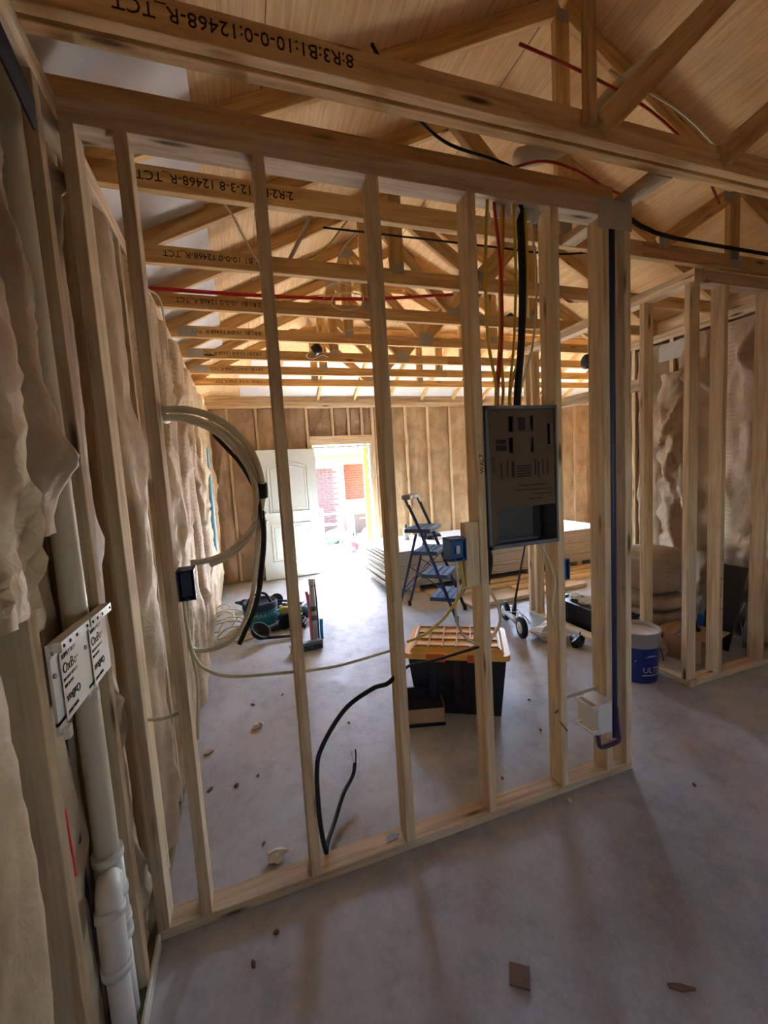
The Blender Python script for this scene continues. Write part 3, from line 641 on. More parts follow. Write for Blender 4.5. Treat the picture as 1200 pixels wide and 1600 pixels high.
cable([(.487, .26, 1.48), (.49, .30, 1.38), (.478, .36, 1.26), (.44, .42, 1.06), (.385, .47, .93), (.345, .48, .85)], .012, 'black_rubber', 'black tube hanging down past the teal tool bag', None, 'conduit_tube', 'tube', 6, 8)
cable([(.472, .27, 1.50), (.47, .31, 1.40), (.455, .34, 1.28), (.405, .36, 1.05), (.327, .36, .925), (.233, .35, .896), (.165, .32, .924), (.15, .25, 1.0)], .010, 'pvc_cream', 'slimmer cream tube curving low back to the corner stud', None, 'conduit_tube', 'tube', 6, 8)

# ------------------------------------------------------------------ pipes and outlet boxes in the nearest left bay
PX, PY = -.042, -.222
cable([(PX-.015, PY+.03, 2.69), (PX-.005, PY+.01, 1.8), (PX, PY, .9), (PX, PY, .56)], .031, 'pvc_cream', 'tall grey white drain pipe in the left wall behind the outlet boxes', None, 'drain_pipe', 'pipe', 4, 16)
DP = thing('pipe_fitting', (PX, PY, .04), 'white plastic pipe tee with side elbow low in the left wall', 'pipe fitting')
cyl('lower_pipe', (PX, PY, .038), (PX, PY, .30), .031, 'pvc_white', DP, 18); cyl('tee_body', (PX, PY, .30), (PX, PY, .56), .037, 'pvc_white', DP, 18)
for z in (.295, .34, .43, .55): cyl('collar', (PX, PY, z), (PX, PY, z+.022), .0405, 'pvc_white', DP, 18)
tubep = [(PX, PY, .47), (PX+.012, PY-.05, .515), (PX+.02, PY-.085, .505), (PX+.024, PY-.105, .46), (PX+.025, PY-.11, .40), (PX+.025, PY-.11, .33)]
vs, fs = tubemesh(spline([Vector(p)-Vector((PX, PY, .04)) for p in tubep], 5), .033, 16); link('side_elbow', mesh(vs, fs, True), 'pvc_white', DP, Matrix.Translation((PX, PY, .04)))
for a, b in (((PX+.022, PY-.095, .485), (PX+.024, PY-.103, .462)), ((PX+.025, PY-.11, .335), (PX+.025, PY-.11, .31))): cyl('elbow_collar', a, b, .0375, 'pvc_white', DP, 18)
cyl('drop_pipe', (PX+.025, PY-.11, .33), (PX+.025, PY-.11, .10), .028, 'pvc_white', DP, 16)
cable([(-.10, -.30, .04), (-.095, -.31, .5), (-.09, -.335, 1.0), (-.06, -.345, 1.12)], .011, 'pex_red', 'red water tube rising behind the first outlet box', None, 'water_tube', 'pipe', 4, 8)
cable([(-.095, -.265, .04), (-.09, -.27, .5), (-.085, -.285, 1.0), (-.06, -.29, 1.12)], .011, 'pex_navy', 'blue water tube rising behind the drain pipe', None, 'water_tube', 'pipe', 4, 8)
def supply_box(y0, y1, zt, slope, label):
    # washing machine outlet box: face frame towards the room, body behind, paper labels across the opening
    o = thing('supply_box', (0, (y0+y1)/2, zt-.19), label, 'outlet box', 'washer outlet boxes in the left wall')
    f = lambda y: zt+slope*(y-y0)
    vs, fs = [], []
    def slab(ya, yb, d0, d1, x_0, x_1):
        k = len(vs); vs.extend([(x, y, f(y)-d) for x in (x_0, x_1) for y in (ya, yb) for d in (d0, d1)]); fs.extend([tuple(k+i for i in q) for q in ((0, 1, 3, 2), (4, 6, 7, 5), (0, 4, 5, 1), (2, 3, 7, 6), (0, 2, 6, 4), (1, 5, 7, 3))])
    slab(y0, y1, 0, .03, .002, .010); slab(y0, y0+.04, .03, .20, .002, .008); slab(y1-.008, y1, .03, .17, .002, .008); slab(y0, y1, .17, .178, .002, .008)
    link('face_frame', mesh(vs, fs), 'pvc_white', o); vs.clear(); fs.clear()
    slab(y0+.004, y1-.004, -.002, .02, .010, .030); link('top_flange', mesh(vs, fs), 'pvc_white', o); vs.clear(); fs.clear()
    slab(y0+.035, y1-.004, .032, .185, .011, .0122); pp = link('paper_label', mesh(vs, fs), 'paper', o)
    for i, (s, sz, d) in enumerate((('SUPPLY BOX', .015, .048), ('OxBox', .034, .082), ('DO NOT REMOVE', .010, .098), ('FIRE RATED', .010, .113), ('OxBox', .028, .150), ('SUPPLY BOX', .011, .172))):
        flip = i >= 4
        me = textmesh(s, sz); L = max(v.co.x for v in me.vertices); fac = min(1, (y1-y0-.05)/L)
        yd = Vector((0, 1, slope)).normalized(); up = Vector((0, 0, 1))
        if flip: yo = y0+.04+L*fac; m = Matrix((-yd*fac, -up, Vector((1, 0, 0)))).transposed().to_4x4(); m.translation = (.0128, yo, f(yo)-d+sz*.7)
        else: yo = y0+.04; m = Matrix((yd*fac, up, Vector((1, 0, 0)))).transposed().to_4x4(); m.translation = (.0128, yo, f(yo)-d)
        link('lettering', me, 'ink', pp, m)
    for yq in (y0+.015, y0+.05, y0+.09, y1-.02): cyl('rivet', (.0302, yq, f(yq)-.009), (.032, yq, f(yq)-.009), .004, 'ink', o, 8)
    cyl('screw', (.010, y0+.008, f(y0)-.02), (.014, y0+.008, f(y0)-.02), .006, 'steel', o, 8); cyl('screw', (.008, y0+.008, f(y0)-.07), (.012, y0+.008, f(y0)-.07), .006, 'steel', o, 8)
    box('foot_tab', (.008, y0+.012, f(y0)-.215), (.02, y0+.034, f(y0)-.19), 'pvc_white', o)
supply_box(-.530, -.352, 1.296, -.03, 'white washer outlet box with paper label, nearer of the two')
supply_box(-.346, -.170, 1.288, -.03, 'white washer outlet box with paper label, beside the drain pipe')
cable([(.02, 4.50, 2.06), (.025, 4.44, 1.6), (.022, 4.38, 1.1), (.02, 4.33, .70)], .032, 'pex_blue', 'pale blue pipe standing against the far part of the left wall', None, 'water_pipe', 'pipe', 5, 12)

# ------------------------------------------------------------------ drywall stack and lumber beneath it
for i, x in enumerate((2.5, 3.4, 4.3, 5.2)):
    b_ = box('timber_block', (x-.045, 3.5, 0), (x+.045, 4.72, .075), 'stud', None); tag(b_, 'short timber carrying the drywall stack off the floor', 'timber', 'timbers under the drywall stack')
rs = np.random.RandomState(4); ns = 26
for i in range(ns):
    dx, dy = rs.uniform(-.03, .03), rs.uniform(-.016, .016); z = .0755+.0187*i
    sh = thing('drywall_sheet', (2.10+dx, 3.50+dy, z), 'pale drywall sheet lying topmost on the stack by the far wall' if i == ns-1 else 'pale drywall sheet lying inside the tall stack by the far wall', 'drywall', 'drywall sheets in the stack')
    X, Y = 2.10+dx, 3.50+dy
    box('gypsum_core', (X+.002, Y+.002, z+.0036), (X+3.658, Y+1.217, z+.0160), 'gypsum_core', sh, 0)
    box('face_paper', (X, Y, z+.0161), (X+3.66, Y+1.219, z+.0182), 'gypsum_paper', sh, 0); box('back_paper', (X, Y, z), (X+3.652, Y+1.219, z+.0035), 'gypsum_back', sh, 0)
ZS = .0755+.0187*ns
LB = 'loose boards in front of the drywall stack'
for a, b, w_, h, lab in (((2.55, 3.28, .03), (5.9, 3.33, .03), .14, .038, 'long pale board lying against the drywall stack'), ((2.75, 2.62, .03), (4.45, 2.70, .03), .19, .045, 'wide pale board on the floor behind the push mower'),
        ((3.6, 2.95, .02), (6.2, 3.02, .02), .14, .038, 'long board lying between the wide board and the stack'), ((2.60, 3.10, .02), (5.2, 3.13, .02), .09, .038, 'narrow board along the foot of the drywall stack')):
    tag(board('lumber_board', a, b, w_, h, 'stud', None), lab, 'board', LB)
tag(rock('rag', (3.05, 4.2, ZS+.001), (.17, .12, .05), 'rag', 31), 'dark crumpled rag on top of the drywall stack', 'rag')
BT = thing('spray_bottle', (2.72, 4.35, ZS), 'small white bottle with green cap on the drywall stack', 'bottle'); lathe('body', [(0, 0), (.045, 0), (.045, .14), (.02, .17), (.018, .18)], (2.72, 4.35, ZS), 'pvc_white', BT, 14); lathe('cap', [(.022, 0), (.022, .05), (0, .055)], (2.72, 4.35, ZS+.18), 'tape_green', BT, 12)

# ------------------------------------------------------------------ step ladder
LD = thing('step_ladder', (2.3, 2.5, 0), 'blue folding step ladder with four treads and a hand rail', 'ladder')
d = Vector((.75, -.66, 0)).normalized(); wv = Vector((.66, .75, 0)).normalized(); O = Vector((2.43, 2.28, 0)); WDT = .40; U = Vector((0, 0, 1))
def P(s, b, z): return O+wv*s-d*b+U*z       # s across, b back from the front feet, z up
for s in (0, WDT):
    f0, f1, top = P(s, 0, .02), P(s, .36, .98), P(s, .50, 1.28)
    tb = lambda nm, pts, r, mt, par=LD: link(nm, mesh(*tubemesh([p-Vector((2.3, 2.5, 0)) for p in pts], r, 8), True), mt, par, Matrix.Translation((2.3, 2.5, 0)))
    tb('front_rail', [f0, f1, P(s, .47, 1.24)], .018, 'ladder_blue'); r_ = tb('rear_leg', [P(s, .40, .93), P(s, .66, .02)], .015, 'ladder_blue')
    for q, b in ((0, 0), (1, .66)): cyl('rubber_foot', P(s, b, .0), P(s, b, .06), .019, 'black_rubber', LD, 10)
    tb('brace', [P(s, .12, .33), P(s, .50, .58)], .006, 'ladder_blue'); tb('brace', [P(s, .25, .66), P(s, .575, .32)], .005, 'black_plastic')
for z, b, dp in ((.235, .05, .26), (.48, .14, .25), (.725, .235, .24), (.965, .30, .26)):
    m = Matrix((wv, -d, U)).transposed().to_4x4(); m.translation = P(WDT/2, b+dp*.32, z)
    st = link('tread', boxmesh(WDT+.03, dp+.03, .042, 'step_blue'), None, LD, m)
    for k in range(3): link('tread_rib', boxmesh(WDT-.06, .012, .006, 'navy_cloth', 0), None, st, m @ Matrix.Translation((0, -dp*.3+dp*.3*k, .023)))
tb('rear_crossbar', [P(0, .585, .28), P(WDT, .585, .28)], .008, 'ladder_blue')
hp = [P(0, .47, 1.22), P(0, .50, 1.29), P(.06, .51, 1.315), P(WDT-.06, .51, 1.315), P(WDT, .50, 1.29), P(WDT, .47, 1.22)]
tb('hand_rail', hp, .015, 'ladder_blue')
m = Matrix((wv, -d, U)).transposed().to_4x4(); m.translation = P(WDT*.42, .50, 1.32); tray = link('tool_tray', boxmesh(.30, .10, .05, 'grey_paint', .012), None, LD, m)
lettering('WERNER', .03, P(WDT*.42, .449, 1.31)-wv*.07, wv, U, 'paper', LD)

# ------------------------------------------------------------------ tote with yellow lid, cardboard box
TT = thing('storage_tote', (1.73, .96, 0), 'black storage tote with a ribbed yellow lid', 'storage tote')
Tm = Matrix.Translation((1.73, .96, 0)) @ Matrix.Rotation(math.radians(-30), 4, 'Z')
def taper(name, l0, w0, l1, w1, z0, z1, mat, parent, m):
    vs = [(sx*l0/2, sy*w0/2, z0) for sx, sy in ((-1, -1), (1, -1), (1, 1), (-1, 1))]+[(sx*l1/2, sy*w1/2, z1) for sx, sy in ((-1, -1), (1, -1), (1, 1), (-1, 1))]
    return link(name, mesh(vs, [(3, 2, 1, 0), (4, 5, 6, 7)]+[(i, (i+1) % 4, 4+(i+1) % 4, 4+i) for i in range(4)]), mat, parent, m)
taper('tub', .54, .36, .62, .44, 0, .40, 'tote_black', TT, Tm)
for s in (-1, 1): multi('end_handle', [((s*.315-.01, -.09, .33), (s*.315+.01, .09, .36))], 'tote_black', TT, Tm)
for sx in (-.16, 0, .16): multi('tub_rib', [((sx-.02, -.222, .10), (sx+.02, -.19, .385))], 'tote_black', TT, Tm)
LDt = rounded_box('lid', (-.335, -.245, .395), (.335, .245, .43), .04, 'lid_yellow', TT); LDt.matrix_basis = PL[TT.name].inverted() @ Tm; PL[LDt.name] = Tm
taper('lid_top', .60, .42, .57, .39, .43, .452, 'lid_yellow', TT, Tm)
for i in range(7): multi('lid_rib', [((-.27+.09*i-.005, -.19, .452), (-.27+.09*i+.005, .19, .462))], 'lid_groove', LDt, Tm)
for j in range(4): multi('lid_rib', [((-.275, -.165+.11*j-.005, .4521), (.275, -.165+.11*j+.005, .4615))], 'lid_groove', LDt, Tm)
for s in (-.13, .13): multi('latch', [((s-.06, -.252, .385), (s+.06, -.238, .432))], 'cable_orange', TT, Tm)
CB = thing('cardboard_box', (1.40, .84, 0), 'small open cardboard box on the floor in front of the tote', 'box')
Cm = Matrix.Translation((1.40, .84, 0)) @ Matrix.Rotation(math.radians(-16), 4, 'Z')
multi('carton', [((-.13, -.075, 0), (.13, -.070, .115)), ((-.13, .07, 0), (.13, .075, .125)), ((-.13, -.075, 0), (-.125, .075, .12)), ((.125, -.075, 0), (.13, .075, .135)), ((-.13, -.075, 0), (.13, .075, .004))], 'cardboard', CB, Cm)
multi('inner_tray', [((-.12, -.06, .10), (.12, .065, .13)), ((-.12, .045, .13), (.12, .06, .20))], 'black_plastic', CB, Cm); multi('base_strip', [((-.132, -.079, 0), (.132, -.0755, .022))], 'black_plastic', CB, Cm)

# ------------------------------------------------------------------ push mower, paper sack, tray of rubble
MW = thing('push_mower', (2.80, 1.85, 0), 'wheeled push tool with white hubbed wheels and long black handle', 'mower')
A, B = Vector((2.76, 1.64, .10)), Vector((2.90, 2.10, .10)); ax = Vector((.82, -.2, 0)).normalized()
for c in (A, B):
    w_ = lathe('wheel', [(.05, -.022), (.092, -.022), (.10, -.012), (.10, .012), (.092, .022), (.05, .022)], c, 'black_rubber', MW, 24, ax)
    lathe('hub', [(0, -.024), (.012, -.027), (.056, -.022), (.056, .022), (.012, .027), (0, .024)], c, 'pvc_white', w_, 20, ax); cyl('hub_bolt', c-ax*.032, c+ax*.032, .007, 'steel', w_, 8)
cyl('axle_housing', A+Vector((.02, .03, .0)), B, .030, 'shaft_grey', MW, 14)
for k in range(4): pq = [A.lerp(B, .1+.8*j/10)+Vector((math.cos(k*PI/2+j*.35)*.06, 0, math.sin(k*PI/2+j*.35)*.06))+Vector((.05, 0, 0)) for j in range(11)]; link('reel_blade', mesh(*tubemesh([p-Vector((2.8, 1.85, 0)) for p in pq], .006, 5)), 'steel', MW, Matrix.Translation((2.8, 1.85, 0)))
cyl('handle_clamp', (2.86, 1.90, .10), (2.93, 1.98, .22), .022, 'black_plastic', MW, 10); cyl('handle', (2.93, 1.98, .20), (3.16, 2.02, 1.02), .011, 'black_plastic', MW, 10)
cyl('grip', (3.11, 2.01, .84), (3.17, 2.02, 1.05), .016, 'black_rubber', MW, 10)
tag(rock('paper_sack', (2.98, 1.52, 0), (.14, .20, .065), 'fibre', 77, None, .2), 'crumpled whitish paper sack lying beside the push mower', 'sack')
tag(rock('dark_box', (3.06, 1.27, 0), (.07, .06, .06), 'black_plastic', 78, None, .4), 'small dark bundle at the end of the paper sack', 'bundle')
TB2 = thing('rubble_tub', (3.48, 1.52, 0), 'black plastic tub heaped with rubble behind the stud wall', 'tub')
taper('tub', .22, .62, .26, .74, .0, .22, 'black_plastic', TB2, Matrix.Translation((3.48, 1.52, 0)))
multi('rim', [((3.34, 1.14, .215), (3.62, 1.16, .235)), ((3.34, 1.88, .215), (3.62, 1.90, .235)), ((3.34, 1.16, .215), (3.36, 1.88, .235)), ((3.60, 1.16, .215), (3.62, 1.88, .235))], 'black_plastic', TB2)
for i, (x, y, s) in enumerate(((3.46, 1.26, .07), (3.50, 1.43, .08), (3.47, 1.62, .08), (3.50, 1.78, .06))): tag(rock('rubble_lump', (x, y, .221), (s, s, s*.45), 'mud_white', 300+i), 'pale lump of rubble heaped in the black tub', 'rubble', 'rubble in the black tub')
tag(board('scrap_stick', (3.42, 1.35, .222), (3.40, 1.22, .50), .02, .02, 'dark_wood', None), 'thin dark stick poking up from the rubble tub', 'stick')

# ------------------------------------------------------------------ blue bucket
BK = thing('plastic_bucket', (3.065, .70, 0), 'blue and grey plastic bucket of dried white compound', 'bucket'); bc = (3.065, .70, 0)
lathe('lower_body', [(0, .002), (.128, .002), (.132, .01), (.143, .262)], bc, 'bucket_blue', BK, 32)
lathe('upper_body', [(.1432, .262), (.1445, .275), (.150, .355), (.157, .36), (.157, .372), (.148, .372), (.141, .28)], bc, 'bucket_grey', BK, 32)
lathe('compound', [(.1405, .34), (.11, .325), (.06, .335), (0, .32)], bc, 'mud_white', BK, 24)
for a in (.3, 3.4): lathe('handle_lug', [(0, 0), (.018, 0), (.018, .012), (0, .014)], (bc[0]+.145*math.cos(a), bc[1]+.145*math.sin(a), .30), 'bucket_blue', BK, 10, (math.cos(a), math.sin(a), 0))
tube('wire_handle', [(bc[0]+.155*math.cos(.3), bc[1]+.155*math.sin(.3), .30), (bc[0]+.165, bc[1]-.03, .22), (bc[0]+.15, bc[1]-.08, .17), (bc[0]+.10, bc[1]-.13, .15)], .004, 'black_plastic', BK)
def wrap(me, a0, r_of, z0, k=1):
    for v in me.vertices:
        a = a0+v.co.x/.14*k; z = z0+v.co.y; r = r_of(z)+.0012; v.co = (r*math.cos(a), r*math.sin(a), z)
    return me
rz = lambda z: .132+(z-.01)*.0437
link('lettering', wrap(textmesh('ULTIMA', .058), math.radians(-124), rz, .085), 'paper', BK, Matrix.Translation(bc))
lg = [(-.11, .165), (-.02, .205), (.03, .205), (.16, .165)]
vs, fs = tubemesh(spline([(rz(z)*math.cos(math.radians(-100)+u/.14)+.0, rz(z)*math.sin(math.radians(-100)+u/.14), z) for u, z in lg], 6), .003, 5); link('roof_emblem', mesh(vs, fs), 'paper', BK, Matrix.Translation(bc))
vs, fs = tubemesh([(rz(.06)*math.cos(math.radians(-125+k*7)), rz(.06)*math.sin(math.radians(-125+k*7)), .065) for k in range(14)], .003, 5); link('emblem_line', mesh(vs, fs), 'paper', BK, Matrix.Translation(bc))

# ------------------------------------------------------------------ tool bag and tools by the left wall
TG = thing('tool_bag', (.50, 3.25, 0), 'teal fabric tool bag with dark top by the left wall', 'tool bag'); tc_ = (.50, 3.25, 0)
lathe('body', [(0, 0), (.17, 0), (.18, .02), (.185, .2)], tc_, 'teal_cloth', TG, 24); lathe('rim', [(.188, .19), (.19, .25), (.175, .265), (.16, .24), (0, .22)], tc_, 'navy_cloth', TG, 24)
tube('strap', [(.36, 3.15, .25), (.42, 3.1, .36), (.55, 3.1, .38), (.62, 3.18, .25)], .014, 'black_rubber', TG)
link('lettering', wrap(textmesh('MAKITA', .06), math.radians(-118), lambda z: .184, .12), 'paper', TG, Matrix.Translation(tc_))
def tool(c, rz_, mat, label, kind):
    m = Matrix.Translation(c) @ Matrix.Rotation(rz_, 4, 'Z')
    o = thing('power_tool', c, label, 'power tool', 'tools piled by the open door')
    if kind == 0:   # drill shape
        link('body', mesh(*tubemesh([(-.1, 0, .09), (-.08, 0, .09), (.05, 0, .09), (.09, 0, .09), (.16, 0, .09)], .04, 12, [.03, .045, .045, .025, .012]), True), mat, o, m)
        link('grip', mesh(*tubemesh([(-.05, 0, .08), (-.08, -.02, .03)], .022, 10)), 'black_rubber', o, m); link('battery', boxmesh(.10, .07, .04, 'black_plastic', .01), None, o, m @ Matrix.Translation((-.08, -.02, .02)))
    else:           # grinder / saw shape
        link('body', mesh(*tubemesh([(-.17, 0, .05), (-.1, 0, .05), (.04, 0, .05), (.1, 0, .05)], .045, 12, [.02, .035, .045, .04]), True), mat, o, m)
        link('disc', mesh(*tubemesh([(.08, 0, .02), (.08, .012, .02)], .085, 20), False), 'black_plastic', o, m @ Matrix.Translation((0, -.06, .07))); link('side_handle', mesh(*tubemesh([(.06, 0, .05), (.06, .12, .06)], .016, 8)), 'black_rubber', o, m)
tool((.64, 2.93, 0), .5, 'black_plastic', 'black power tool lying in front of the teal bag', 1)
tool((.80, 3.08, 0), 2.2, 'black_plastic', 'black power tool lying right of the teal bag', 0)
tool((.80, 3.30, 0), -.4, 'cable_yellow', 'yellow and black power tool behind the teal bag', 0)
tool((1.02, 3.52, 0), 1.1, 'grey_paint', 'grey power tool at the back of the tool pile', 1)
tool((.62, 3.82, 0), .2, 'black_plastic', 'black power tool under the open door', 1)
tool((1.02, 3.16, 0), -1.2, 'teal_cloth', 'teal bodied power tool at the edge of the tool pile', 0)
tool((.36, 3.85, .0), 2.6, 'navy_cloth', 'navy power tool pushed against the door foot', 0)
for i, (c, r, lab) in enumerate((((.86, 2.86, .015), .07, 'black hose coil in front of the tool pile'), ((.74, 3.56, .02), .09, 'black hose coil at the back of the tool pile'))):
    cable([(c[0]+(r+.008*(k % 3))*math.cos(k*.5), c[1]+(r+.008*(k % 3))*math.sin(k*.5), .014+.0035*k) for k in range(34)], .013, 'black_rubber', lab, None, 'hose_coil', 'hose', 2, 8)
SB = thing('shovel_head', (.44, 2.70, 0), 'black plastic scoop lying before the teal bag', 'scoop')
lathe('scoop', [(.0, 0), (.05, .005), (.085, .03), (.10, .09), (.096, .09), (.08, .035), (0, .012)], (.44, 2.72, .06), 'black_plastic', SB, 18, (.5, -.4, .8)); cyl('scoop_handle', (.50, 2.68, .04), (.76, 2.64, .03), .016, 'black_plastic', SB, 10)
for i, (cx, cy, r, ph, lab) in enumerate(((.16, 3.2, .20, 0, 'cream cable loop lying widest on the floor by the left wall'), (.22, 2.95, .15, 2, 'cream cable loop lying nearest under the hanging tubes'), (.10, 3.5, .12, 4, 'small cream cable loop standing by the left wall'), (.30, 3.0, .18, 1, 'flat cream cable ring beside the black scoop'))):
    cable([(cx+r*math.cos(ph+k*.5)*(1+.1*math.sin(k)), cy+r*1.1*math.sin(ph+k*.5), .012+abs(.16*(i != 3)*math.sin(k*.5+ph))*(1 if k < 12 else .4)) for k in range(22)], .007, 'cable_cream', lab, 'loose cable loops on the floor', 'electrical_cable', 'cable', 3, 6)

# ------------------------------------------------------------------ pipe stubs rising from the slab and brush
C2 = thing('floor_conduit', (.975, 2.45, 0), 'grey conduit stub standing up from the slab, wrapped with green tape', 'pipe'); lathe('conduit', [(.026, 0), (.026, .58), (.022, .58), (.022, .5), (0, .5)], (.975, 2.45, 0), 'shaft_grey', C2, 16)
for z in (.31, .22): cyl('tape_band', (.975, 2.45, z), (.975, 2.45, z+.05), .0285, 'tape_green', C2, 16)
lathe('end_cap', [(.029, 0), (.029, .06), (.0, .062)], (.975, 2.45, .565), 'pvc_white', C2, 16)
cable([(.938, 2.45, 0), (.937, 2.45, .3), (.925, 2.44, .46), (.917, 2.44, .51)], .014, 'pink_pipe', 'pink water tube stub rising beside the grey conduit', None, 'water_tube', 'pipe', 5, 10)
cable([(1.012, 2.47, 0), (1.012, 2.47, .4), (1.005, 2.46, .62)], .008, 'navy_cloth', 'thin dark tube stub rising beside the grey conduit', None, 'water_tube', 'pipe', 5, 8)
cable([(1.045, 2.50, 0), (1.046, 2.50, .10), (1.05, 2.50, .20)], .018, 'sky_blue', 'bright blue sleeve at the foot of the conduit stub', None, 'pipe_sleeve', 'pipe', 5, 10)
BR = thing('brush_head', (.84, 2.27, 0), 'grey broom head lying at the foot of the pipe stubs', 'brush')
Bm = Matrix.Translation((.86, 2.28, 0)) @ Matrix.Rotation(.12, 4, 'Z')
link('block', boxmesh(.30, .06, .03, 'grey_paint', .006), None, BR, Bm @ Matrix.Translation((0, 0, .065)))
for i in range(14): multi('bristle_tuft', [((-.145+.0215*i, -.026, 0), (-.145+.0215*i+.015, .026, .05))], 'tape_green', BR, Bm)

# ------------------------------------------------------------------ attic lines
cable([(-.05, 1.575, 2.868), (.7, 1.575, 2.872), (1.4, 1.575, 2.90), (2.15, 1.575, 2.985)], .013, 'pex_red', 'bright red water tube running along a truss chord', None, 'water_tube', 'pipe', 4, 8)
cable([(1.10, 1.56, 2.88), (1.13, 1.55, 2.96), (1.25, 1.55, 2.99), (1.38, 1.55, 2.93), (1.37, 1.55, 2.84), (1.24, 1.55, 2.80), (1.15, 1.55, 2.84), (1.2, 1.56, 2.92), (1.32, 1.56, 2.93), (1.5, 1.56, 2.89)], .004, 'cable_white', 'white wire coiled in a ring in front of the red tube')
cable([(1.04, 1.2, 3.36), (.93, 1.2, 3.14), (.80, 1.2, 2.91)], .013, 'galv', 'slim metal conduit slanting down between the trusses', None, 'metal_conduit', 'pipe', 3, 8)
for i, (pts, c_, lab) in enumerate((
        ([(1.22, 1.25, 3.25), (1.05, 1.25, 3.05), (.86, 1.22, 2.93), (.7, 1.2, 2.89)], 'cable_yellow', 'yellow wire slanting beside the metal conduit'), ([(1.30, 1.3, 3.22), (1.18, 1.3, 3.08), (1.12, 1.3, 2.9)], 'cable_white', 'white wire dropping past the second truss'),
        ([(.46, .78, 2.98), (.5, .8, 2.93), (.58, .86, 2.80), (.62, .9, 2.74), (.63, .95, 2.62)], 'cable_white', 'thin white wire hanging from the first truss by the eave'), ([(-.02, 1.35, 2.78), (.05, 1.36, 2.72), (.06, 1.4, 2.55), (.05, 1.45, 2.40)], 'cable_white', 'white wire hanging down the top of the left wall'),
        ([(.3, 1.9, 3.0), (.6, 1.9, 2.95), (1.0, 1.92, 3.02), (1.4, 1.95, 3.1)], 'cable_yellow', 'yellow wire strung above the red tube'), ([(1.0, 1.0, 3.05), (1.5, .9, 3.0), (2.0, .8, 2.95), (2.4, .7, 2.90), (2.7, .6, 2.9)], 'black_rubber', 'dark wire strung low behind the partition head'),
        ([(.95, -.12, 3.02), (1.1, -.02, 2.95), (1.3, .05, 2.90), (1.55, .07, 2.885), (1.75, .1, 2.87)], 'black_rubber', 'dark cable lying over the partition head'), ([(1.62, .1, 2.88), (1.8, .08, 2.93), (2.0, .1, 2.935), (2.2, .12, 2.90), (2.5, .2, 2.93)], 'cable_red', 'red cable arching over the end of the partition'),
        ([(2.33, .36, 3.0), (2.38, .34, 2.97), (2.42, .34, 2.88), (2.43, .36, 2.76), (2.40, .38, 2.66)], 'cable_orange', 'orange cable hooking down beside the end post top'), ([(2.5, .9, 3.0), (2.6, .95, 2.84), (2.75, 1.0, 2.76), (2.95, 1.1, 2.80)], 'cable_orange', 'orange cable drooping behind the end post'),
        ([(1.55, -.1, 3.18), (1.9, -.05, 3.2), (2.3, -.02, 3.16), (2.7, .05, 3.08), (3.1, .2, 3.0)], 'cable_red', 'dull red cable strung through the doubled truss'), ([(2.2, .1, 3.40), (2.7, .1, 3.30), (3.2, .15, 3.12)], 'cable_cream', 'tan cable strung high at the upper right'))):
    cable(pts, .006, c_, lab, 'loose attic wires')
cable([(2.30, .20, 2.888), (2.8, .35, 2.888), (3.4, .37, 2.885), (4.2, .37, 2.88)], .011, 'black_rubber', 'black pipe lying on the truss chord at the right', None, 'conduit_tube', 'tube', 3, 8)
cable([(1.75, .18, 3.00), (2.02, .2, 3.12), (2.35, .2, 3.42), (2.6, .2, 3.62)], .042, 'pvc_cream', 'fat pale duct pipe slanting up behind the doubled truss', None, 'vent_pipe', 'pipe', 4, 14)
FB = thing('fixture_box', (1.22, 2.79, 2.86), 'small black fixture box hanging between two trusses', 'fixture box')
lathe('can', [(0, 0), (.05, 0), (.055, .07), (.03, .09), (0, .09)], (1.22, 2.78, 2.85), 'black_plastic', FB, 16, (.6, -.3, .4)); tube('wire_tail', [(1.2, 2.77, 2.86), (1.14, 2.76, 2.80), (1.2, 2.75, 2.77), (1.3, 2.75, 2.81), (1.36, 2.75, 2.79)], .005, 'cable_white', FB)
for i, (x, y) in enumerate(((2.5, 4.5), (3.1, 4.6), (3.9, 4.5), (2.0, 4.7))): cable([(x, y, 3.02), (x+.2, y+.1, 2.93), (x+.45, y+.2, 2.96), (x+.7, y+.2, 2.9), (x+.9, y, 3.0)], .007, 'cable_white', ('first', 'second', 'third', 'fourth')[i]+' white cable swagged under the sloping back rafters, by order from the ridge side', 'cables under the back rafters')

# ------------------------------------------------------------------ closet clutter
IG = 'insulation bundles in the closet'
def bundle(lo, hi, label, mat='kraft_dark'):
    rs_ = np.random.RandomState(int(lo[2]*1000)+5); h = [(hi[i]-lo[i])/2 for i in range(3)]; sg = lambda c, e: math.copysign(abs(c)**e, c); vs, fs = [], []; A_, B_ = 28, 12
    for j in range(B_+1):
        for i in range(A_):
            a, b = 2*PI*i/A_, -PI/2+PI*j/B_; k = 1+rs_.uniform(-.03, .01)
            vs.append((h[0]*sg(math.cos(a), .4)*sg(math.cos(b), .45)*k, h[1]*sg(math.sin(a), .4)*sg(math.cos(b), .45)*k, h[2]*(1+sg(math.sin(b), .6))))
    fs = [(j*A_+i, j*A_+(i+1) % A_, (j+1)*A_+(i+1) % A_, (j+1)*A_+i) for j in range(B_) for i in range(A_)]
    o = link('insulation_bundle', mesh(vs, fs, True), mat, None, Matrix.Translation(((lo[0]+hi[0])/2, (lo[1]+hi[1])/2, lo[2]))); tag(o, label, 'insulation', IG)
bundle((3.66, .98, .40), (4.09, 1.5, .80), 'large brown insulation bundle lying on top of the closet pile')
bundle((3.64, .97, .27), (4.10, 1.5, .398), 'thin brown insulation bundle under the large one')
bundle((3.66, .99, .14), (4.09, 1.48, .268), 'middle brown insulation bundle in the closet pile')
bundle((3.65, .97, 0), (4.10, 1.5, .138), 'lowest brown insulation bundle on the closet floor')
